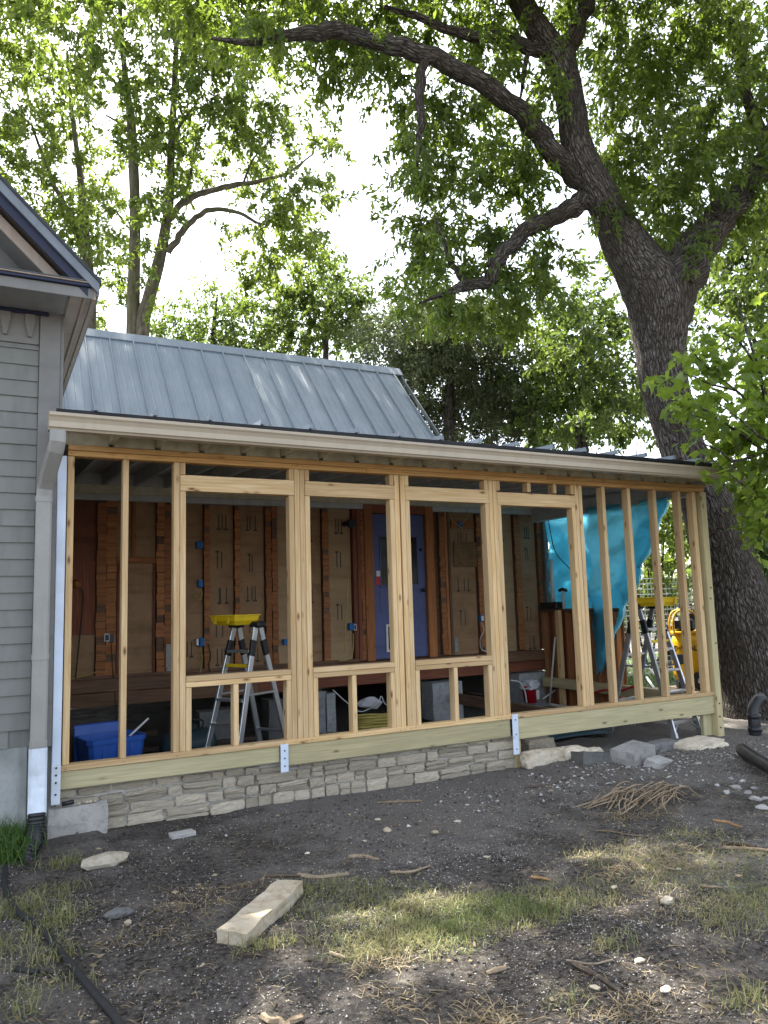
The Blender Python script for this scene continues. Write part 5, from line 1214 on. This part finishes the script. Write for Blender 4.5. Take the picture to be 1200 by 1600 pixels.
# corrugated drain at the downspout
def corrugated(name, label, P, r, n, parent=None):
    C = catmull([Vector(p) for p in P], n); R = [r*(1.0 if i % 2 else .87) for i in range(len(C))]
    me = tube_mesh(C, R, 16, 2); o = link(name, me, M['black_plastic']); return tag(o, label, 'drain pipe')
corrugated('drain_pipe', 'black corrugated drain pipe bending into the grass below the downspout', [(.348, 5.86, .22), (.345, 5.84, .12), (.325, 5.78, .05), (.29, 5.70, .02), (.26, 5.63, -.04)], .062, 8)
pts = [(8, 1362), (8, 1385), (24, 1420), (60, 1458), (95, 1490), (125, 1530), (150, 1565), (180, 1602), (205, 1640)]
P = [gpt(*q)+Vector((0, 0, .022)) for q in pts]
o = tube('soaker_hose', P, .016, M['black_rubber'], None, 10, 7, rough=.05, rscale=14); tag(o, 'black soaker hose snaking through the thin grass at lower left', 'hose')
P = [gpt(x, y)+Vector((0, 0, .01)) for x, y in ((22, 1514), (60, 1516))]; o = tube('hose_scrap', P, .013, M['black_rubber'], None, 8, 2); tag(o, 'short scrap of black hose lying alone at the left edge', 'hose')
# right hand black drain fittings
a = onZ(1158, 1165, .0); 
o = tube('drain_pipe', [onZ(1160, 1172, .05), onZ(1185, 1188, .055), onZ(1230, 1215, .06), onZ(1300, 1250, .06)], .062, M['black_plastic'], None, 18, 4); tag(o, 'smooth black drain pipe lying on the dirt at the right edge', 'drain pipe')
DE = onZ(1180, 1146, 0)
EL = thing('drain_elbow', 'upright black drain elbow at the foot of the big trunk', 'drain pipe', DE)
tube('elbow', [DE+Vector((0, 0, -.05)), DE+Vector((0, 0, .14)), DE+Vector((.03, .02, .25)), DE+Vector((.12, .03, .34)), DE+Vector((.2, .03, .36))], .064, M['black_plastic'], EL, 18, 4)
for z in (.02, .16): link('collar', lathe_mesh([(.060, 0), (.074, .004), (.074, .05), (.060, .054)], 20), M['black_plastic'], EL, Matrix.Translation(DE+Vector((0, 0, z))))

# the long limestone slab in front
a = gpt(366, 1475); b = gpt(446, 1402)
d = (b-a); ang = math.atan2(d.y, d.x)
bm = bmesh.new(); box_bm(bm, (-.5, -.5, -.5), (.5, .5, .5)); bmesh.ops.subdivide_edges(bm, edges=list(bm.edges), cuts=7, use_grid_fill=True)
for v in bm.verts:
    c = v.co.copy(); e = 1.0 if abs(c.y) > .49 else .3
    c = Vector((c.x*(d.length+.10), c.y*.150, c.z*.078))
    nz = noise.noise(c*9)*.006+noise.noise(c*26)*.004
    c += Vector((nz, nz*e*1.6, nz*.8)); v.co = c
me = mesh_of(bm, 'slab', False)
o = link('limestone_slab', me, M['limestone_pale'], None, Matrix.Translation((a+b)/2+Vector((.02, .03, .028))) @ Matrix.Rotation(ang, 4, 'Z')); tag(o, 'long cut limestone slab lying diagonally on the dirt in front', 'stone')
def stone_at(label, px, py, sx, sy, sz, mat='limestone', seed=1, rot=0., tilt=0., group=None, name='stone', dz=.3, blocky=0., rough=.25):
    p = gpt(px, py); o = link(name, rock_mesh(sx, sy, sz, seed, 2, rough, blocky), M[mat], None, Matrix.Translation(p+Vector((0, 0, sz*dz))) @ Matrix.Rotation(rot, 4, 'Z') @ Matrix.Rotation(tilt, 4, 'Y')); return tag(o, label, 'stone', group)
stone_at('knobbly pale stone lying on the dirt below the corner footing block', 163, 1352, .30, .14, .09, 'limestone_pale', 3, .1)
stone_at('flat grey concrete chip on the dirt in front of the wall', 285, 1300, .17, .10, .03, 'concrete', 4, .05, 0, blocky=.8, rough=.08)
stone_at('lumpy grey clod of mortar left of the long slab', 186, 1437, .14, .10, .05, 'concrete_dark', 5)
stone_at('white marble sized stone beside the mortar clod', 200, 1447, .035, .03, .03, 'limestone_pale', 6)
stone_at('leaning rough block at the break in the stone wall', 848, 1192, .44, .12, .15, 'limestone_pale', 7, -.05, 0, blocky=.8, rough=.12, dz=.35)
stone_at('squared limestone on top of the broken wall end', 838, 1172, .34, .2, .12, 'limestone', 8, 0, 0, blocky=.75, rough=.12, dz=.6)
stone_at('rounded limestone in the broken wall next to the blocks', 893, 1184, .3, .2, .12, 'limestone', 9, 0, 0, blocky=.5, rough=.2)
stone_at('small limestone in the broken wall run', 925, 1182, .2, .16, .10, 'limestone', 10, .2, 0, blocky=.5, rough=.2)
block('tilted grey paving block at left of the fallen blocks', (5.02, 5.70, -.06), (5.36, 6.0, .08), mat='concrete_dark', rot=-.15, tilt=(-.15, .12))
block('pale concrete block tipped on edge in the middle of the fallen blocks', (5.32, 5.52, -.07), (5.74, 5.76, .125), mat='concrete', rot=.28, tilt=(.1, -.06))
block('broken concrete wedge in front of the tipped block', (5.48, 5.36, -.06), (5.78, 5.50, .03), mat='concrete', rot=.35, tilt=(.3, .05))
block('dark long concrete block behind the tipped block', (5.85, 5.86, -.06), (6.40, 6.02, .06), mat='concrete_dark', rot=.06)
stone_at('broad flat brown stone by the corner post foot', 1092, 1164, .56, .34, .12, 'osb' if 0 else 'limestone', 14, .2, 0, dz=.0, blocky=.7, rough=.12)
for k, (px, py, s) in enumerate(((1150, 1225, .12), (1168, 1232, .10), (1135, 1235, .09), (1180, 1245, .11), (1160, 1215, .08), (1190, 1262, .12), (1120, 1222, .07), (1142, 1212, .07), (1178, 1225, .08), (1195, 1240, .09))):
    stone_at('rounded field stone piled by the black drain pipe', px, py, s*.8, s*.6, s*.4, 'concrete', 200+k, random.random()*3, group='stones by the black drain pipe', dz=.08, rough=.4)
for k, (px, py, s, lb) in enumerate(((310, 1256, .06, 'small grey stone against the foot of the stone wall'), (605, 1300, .09, 'largest flat pale stone in the dusty strip in front of the wall'), (680, 1305, .07, 'flat pale stone just right of the largest one in the dust'),
    (715, 1282, .06, 'pale stone in the dust nearest the broken wall'), (590, 1278, .05, 'pale stone above the largest flat one in the dust'), (570, 1310, .04, 'little pale stone just left of the largest flat one'), (480, 1330, .04, 'little pale stone between the wall and the long slab'),
    (760, 1340, .05, 'pale stone above the right part of the grass patch'), (960, 1388, .05, 'pale stone lying in the dry grass left of the mushroom shaped stone'), (1040, 1545, .06, 'pale stone lowest at the right corner of the yard'), (930, 1545, .05, 'pale stone under the black stick'),
    (610, 1395, .03, 'tiny pale stone sunk in the green grass patch'), (730, 1258, .04, 'small pale stone in front of the leaning rough block'), (640, 1345, .035, 'small pale stone by the stick in the grass top'), (100, 1425, .04, 'small pale stone beside the black soaker hose'),
    (515, 1285, .035, 'lone pale pebble below the middle of the stone wall'), (1060, 1360, .04, 'pale stone next to the little twig in the dry grass'))):
    stone_at(lb, px, py, s*.95, s*.6, s*.32, 'limestone_pale' if k % 3 else 'limestone', 300+k, random.random()*3, group='pale stones scattered over the yard')
stone_at('white stone on the bare dirt at lower right', 1000, 1503, .055, .035, .02, 'limestone_pale', 401)
stone_at('grey mushroom shaped stone beside the dry grass', 1042, 1411, .09, .05, .04, 'limestone', 402)
# sticks
def stick(label, px, mat='stick', r=.010, n=4, wob=.02, group='sticks lying on the yard', lift=.008):
    P = [gpt(*q)+Vector((0, 0, lift)) for q in px]
    if len(P) == 2: P = [P[0], P[0].lerp(P[1], .35)+Vector((random.uniform(-wob, wob), random.uniform(-wob, wob), .004)), P[0].lerp(P[1], .7)+Vector((random.uniform(-wob, wob), random.uniform(-wob, wob), .002)), P[1]]
    R = [r*random.uniform(.8, 1.1) for _ in P[:-1]]+[r*.5]
    o = tube('stick', P, R, M[mat], None, 6, n, rough=.4, rscale=28, smooth=False); tag(o, label, 'stick', group)
stick('straight weathered stick in the middle of the yard', [(545, 1333), (592, 1342)], r=.012)
stick('grey stick at the far edge of the green grass patch', [(465, 1369), (500, 1372), (545, 1364)], r=.016)
stick('thin stick lying in the top of the grass patch', [(610, 1358), (640, 1362), (672, 1352)], r=.010)
stick('stout twig in front of the stone wall', [(590, 1249), (660, 1250)], r=.011)
stick('orange splinter of fresh wood at the right', [(1115, 1281), (1160, 1294)], 'stick_orange', .011)
stick('orange wood scrap on the edge of the right grass', [(830, 1369), (860, 1374)], 'stick_orange', .009)
stick('long pale stick at the right edge', [(1130, 1331), (1210, 1334)], r=.013)
stick('dark stick above the long pale one at the right edge', [(1128, 1324), (1205, 1330)], 'stick_dark', .015)
stick('bent dark stick by the broken wall', [(820, 1228), (855, 1226), (890, 1215)], 'stick_dark', .012)
stick('short pale stick in the dry grass at right', [(1095, 1386), (1130, 1394)], r=.009)
stick('black stick pointing at the lower right corner', [(895, 1507), (935, 1530), (975, 1556)], 'stick_dark', .010)
stick('pale twig beside the black stick', [(885, 1502), (925, 1508), (958, 1505)], r=.006)
stick('stubby stick at the bottom of the grass patch', [(760, 1512), (788, 1501)], r=.011)
stick('thin bleached stick by the mound of roots', [(930, 1301), (1010, 1312)], r=.005)
stick('dark twig below the long slab', [(375, 1494), (415, 1499)], 'stick_dark', .007)
stick('crooked twig at the end of the long slab', [(415, 1372), (440, 1369), (470, 1371)], 'stick_dark', .012)
stick('grey twig at lower left of the grass', [(515, 1493), (545, 1500), (570, 1490)], r=.006)
stick('little twig behind the white stone', [(1020, 1355), (1060, 1362)], r=.005)
stick('bleached wood splinters at the bottom edge', [(410, 1588), (445, 1600)], r=.014)
stick('bleached chip beside the splinters at the bottom edge', [(450, 1600), (470, 1586)], r=.012)
# mound of dry roots
RT = []
V = []; 
c0 = gpt(1010, 1252)
rr = random.Random(5); big_v = []; big_f = []
for k in range(46):
    a = rr.uniform(-.6, .6)+(math.pi if rr.random() < .25 else 0)+.1; L0 = rr.uniform(.25, .62); st = c0+Vector((rr.uniform(-.35, .30), rr.uniform(-.16, .16), .02))
    P = []; hgt = rr.uniform(.05, .15)
    for i in range(6):
        u = i/5; P.append(st+Vector((math.cos(a+u*.9)*L0*(u-.5), math.sin(a+u*.9)*L0*(u-.5)*.8, hgt*math.sin(math.pi*u)**.8*(1-abs(st.x-c0.x)))))
    me = tube_mesh(P, [.0045]*5+[.002], 5, 2); o_ = len(big_v)
    big_v += [v.co.copy() for v in me.vertices]; big_f += [tuple(o_+i for i in p.vertices) for p in me.polygons]; bpy.data.meshes.remove(me)
o = link('root_mound', pydata('roots', big_v, big_f, True), M['stick']); tag(o, 'tangled mound of pale dry roots on the dirt at right', 'roots', None, 'stuff')

# ================================================================== GROUND COVER
rg = np.random.default_rng(5)
def rand_ground(n, x0=-.6, x1=8.2, y0=1.9, y1=6.1, near=1.0, patch=0.0):
    x = rg.uniform(x0, x1, n*3); y = y0+(y1-y0)*rg.random(n*3)**near
    w = np.array([noise.noise(Vector((a*1.1, b*1.1, patch)))+.6*noise.noise(Vector((a*3.3, b*3.3, patch))) for a, b in zip(x, y)])
    k = np.argsort(-(w+rg.normal(0, .45, len(w))))[:n]
    return x[k], y[k]
def heights(x, y): return np.array([ground_h(a, b) for a, b in zip(x, y)])
def lumps(name, n, smin, smax, mat, flat=.55, power=2.5, near=1.2, area=None, lab=None):
    x, y = rand_ground(n, near=near, patch=len(name)) if area is None else area(n)
    s = smin+(smax-smin)*rg.random(n)**power
    z = heights(x, y)+s*.15
    base = np.array([(1, 0, 0), (-.5, .87, 0), (-.5, -.87, 0), (0, 0, 1), (.2, .1, -.6)], dtype=float)
    f = np.array([(0, 1, 3), (1, 2, 3), (2, 0, 3), (1, 0, 4), (2, 1, 4), (0, 2, 4)])
    a = rg.uniform(0, 6.28, n); ca, sa = np.cos(a), np.sin(a)
    jit = rg.uniform(.6, 1.3, (n, 5, 3)); v = base[None]*jit
    v[..., 2] *= flat
    # random tilt so every chip catches the light differently
    tl = rg.normal(0, .35, n); v2 = v.copy(); v2[..., 0] = v[..., 0]*np.cos(tl)[:, None]-v[..., 2]*np.sin(tl)[:, None]; v2[..., 2] = v[..., 0]*np.sin(tl)[:, None]+v[..., 2]*np.cos(tl)[:, None]
    w = np.empty_like(v2); w[..., 0] = v2[..., 0]*ca[:, None]-v2[..., 1]*sa[:, None]; w[..., 1] = v2[..., 0]*sa[:, None]+v2[..., 1]*ca[:, None]; w[..., 2] = v2[..., 2]
    w = w*s[:, None, None]*.5+np.stack([x, y, z], 1)[:, None, :]
    T = (f[None]+np.arange(n)[:, None, None]*5).reshape(-1, 3)
    o = link(name, tri_mesh(name, w.reshape(-1, 3), T, rg.random(n), 5), M[mat]); tag(o, lab, name.replace('_', ' '), None, 'stuff')
lumps('gravel', 60000, .003, .015, 'chip', power=2.6, near=1.5, lab='white limestone crumbs strewn over the black dirt of the yard')
lumps('dirt_clods', 18000, .006, .030, 'clod', .7, near=1.3, lab='dark crumbly clods over the whole dirt yard')
lumps('rubble', 900, .012, .055, 'chip', .5, 2.6, area=lambda n: (rg.normal(5.6, 1.3, n), rg.normal(5.35, .3, n)), lab='grey stone rubble trodden into the dirt along the broken wall')
def blades(name, n, area, lmin, lmax, wd, mat, up_=.8, lab=None, clump=0, lay=0.0, bias=None):
    x, y = area(n)
    z = heights(x, y)
    d = rg.normal(size=(n, 3))*.55; d[:, 2] = np.abs(d[:, 2])+up_; d /= np.linalg.norm(d, axis=1)[:, None]
    if lay: d[:, 2] *= (1-lay); d /= np.linalg.norm(d, axis=1)[:, None]
    L = rg.uniform(lmin, lmax, n); P = np.stack([x, y, z-.004], 1)
    side = np.cross(d, np.array([0, 0, 1.0])+rg.normal(size=(n, 3))*.3); side /= np.linalg.norm(side, axis=1)[:, None]+1e-9
    w = wd*rg.uniform(.6, 1.3, n)
    mid = P+d*(L*.55)[:, None]; bend = d.copy(); bend[:, 2] -= rg.uniform(.3, 1.1, n); bend /= np.linalg.norm(bend, axis=1)[:, None]
    tip = mid+bend*(L*.5)[:, None]; tip[:, 2] = np.maximum(tip[:, 2], z+.002)
    V = np.stack([P-side*(w/2)[:, None], P+side*(w/2)[:, None], mid+side*(w*.42)[:, None], mid-side*(w*.42)[:, None], tip], 1)
    idx = np.arange(n)[:, None]*5
    T = np.concatenate([idx+np.array(t) for t in ((0, 1, 2), (0, 2, 3), (3, 2, 4))], 1).reshape(-1, 3)
    r = rg.random(n); r = np.clip(r*.8+(bias(x, y) if bias is not None else .1), 0, 1)
    o = link(name, tri_mesh(name, V.reshape(-1, 3), T, r, 5), M[mat]); tag(o, lab, name.replace('_', ' '), None, 'stuff')
def patches(spots, tuft=.035):
    """tufted random points inside soft ellipses: (px, py, rx m, ry m, weight)"""
    C = [(gpt(px, py), rx, ry, w) for px, py, rx, ry, w in spots]; W_ = np.array([c[3] for c in C], float); W_ /= W_.sum()
    def f(n):
        k = rg.choice(len(C), size=n//9+1, p=W_); tx = []; ty = []
        for i in k:
            c, rx, ry, w = C[i]; a = rg.uniform(0, 6.28); r = rg.random()**.6
            tx.append(c.x+math.cos(a)*rx*r); ty.append(c.y+math.sin(a)*ry*r)
        tx = np.repeat(np.array(tx), 9)[:n]; ty = np.repeat(np.array(ty), 9)[:n]
        return tx+rg.normal(0, tuft, n), ty+rg.normal(0, tuft, n)
    return f
mid_sp = [(560, 1400, .45, .22, 3), (640, 1430, .50, .26, 5), (720, 1425, .45, .22, 4), (800, 1420, .40, .20, 3.5), (880, 1405, .45, .18, 3.5), (600, 1475, .30, .14, 2.2), (690, 1470, .3, .12, 2.2), (960, 1340, .30, .2, 1.5), (1060, 1360, .40, .25, 2), (1130, 1410, .45, .25, 2.6), (1190, 1430, .35, .22, 2), (500, 1385, .22, .12, 1.2), (1090, 1310, .3, .2, 1), (1180, 1350, .3, .2, 1)]
blades('lawn_grass', 11000, patches(mid_sp, .06), .025, .075, .0036, 'grass', .4, 'thin half dry lawn patch across the middle of the yard', bias=lambda x, y: np.array([.15+.7*noise.noise(Vector((a*2.2, b*2.2, 5))) for a, b in zip(x, y)]))
left_sp = [(30, 1480, .16, .25, 3), (70, 1400, .18, .18, 2.5), (90, 1440, .14, .14, 2), (20, 1420, .14, .16, 2), (85, 1495, .08, .06, 1), (60, 1550, .2, .15, 1), (400, 1480, .12, .06, 1.2), (30, 1590, .1, .06, .6), (900, 1560, .10, .05, .7), (1170, 1560, .12, .08, 1), (470, 1470, .12, .08, .6), (960, 1480, .08, .05, .5), (100, 1350, .12, .08, 1)]
blades('sparse_grass', 1700, patches(left_sp, .035), .04, .11, .004, 'grass', .6, 'loose tufts of grass along the left edge and corners of the yard')
lush_sp = [(8, 1325, .14, .10, 3), (-40, 1335, .25, .14, 3), (0, 1345, .12, .10, 2)]
blades('lush_grass', 1500, patches(lush_sp, .07), .08, .26, .007, 'grass_lush', 1.1, 'tall lush grass growing against the skirting of the grey wing')
blades('lush_grass', 600, patches([(706, 1205, .07, .03, 1)], .02), .03, .07, .012, 'grass_lush', .9, 'little green weed tuft at the foot of the stone wall')
blades('lush_grass', 9000, patches([(985, 1000, 1.5, 1.0, 3), (1000, 1020, 1.5, 1., 2)], .1) if 0 else (lambda n: (rg.uniform(8, 16, n), rg.uniform(9.3, 15, n))), .08, .2, .02, 'grass_lush', .8, 'green lawn lying beyond the right end of the porch')
def all_yard(n): return rand_ground(n, -.4, 7.6, 1.95, 5.7, 1.35)
blades('dry_straw', 20000, all_yard, .02, .10, .0035, 'straw', .05, 'bits of dry straw lying all over the dirt yard', lay=.9)
blades('dry_straw', 2600, patches([(1060, 1350, .5, .3, 3), (1000, 1370, .4, .2, 2), (330, 1400, .35, .2, 2), (760, 1580, .15, .08, 1.5), (590, 1500, .2, .06, 1), (980, 1580, .16, .06, 1.2), (620, 1560, .12, .06, .8), (250, 1450, .3, .2, 1.5), (1010, 1268, .35, .1, 1.5)], .05), .04, .14, .0035, 'straw', .15, 'matted drifts of dead straw in the yard', lay=.75)
def litter(n):
    x, y = rand_ground(n, -.4, 7.8, 2.0, 5.9, 1.2, 9.0); z = heights(x, y)+.006
    D = rg.normal(size=(n, 3)); D[:, 2] *= .18; D /= np.linalg.norm(D, axis=1)[:, None]
    V, T = kites(np.stack([x, y, z], 1), D, rg.uniform(.02, .05, n), rg.uniform(.008, .02, n), .15, .0, 99)
    o = link('leaf_litter', tri_mesh('litter', V, T, rg.random(n), 4), M['straw']); tag(o, 'small curled dead leaves and bark flakes over the yard', 'leaf litter', None, 'stuff')
litter(700)
print('objects', len(bpy.data.objects))
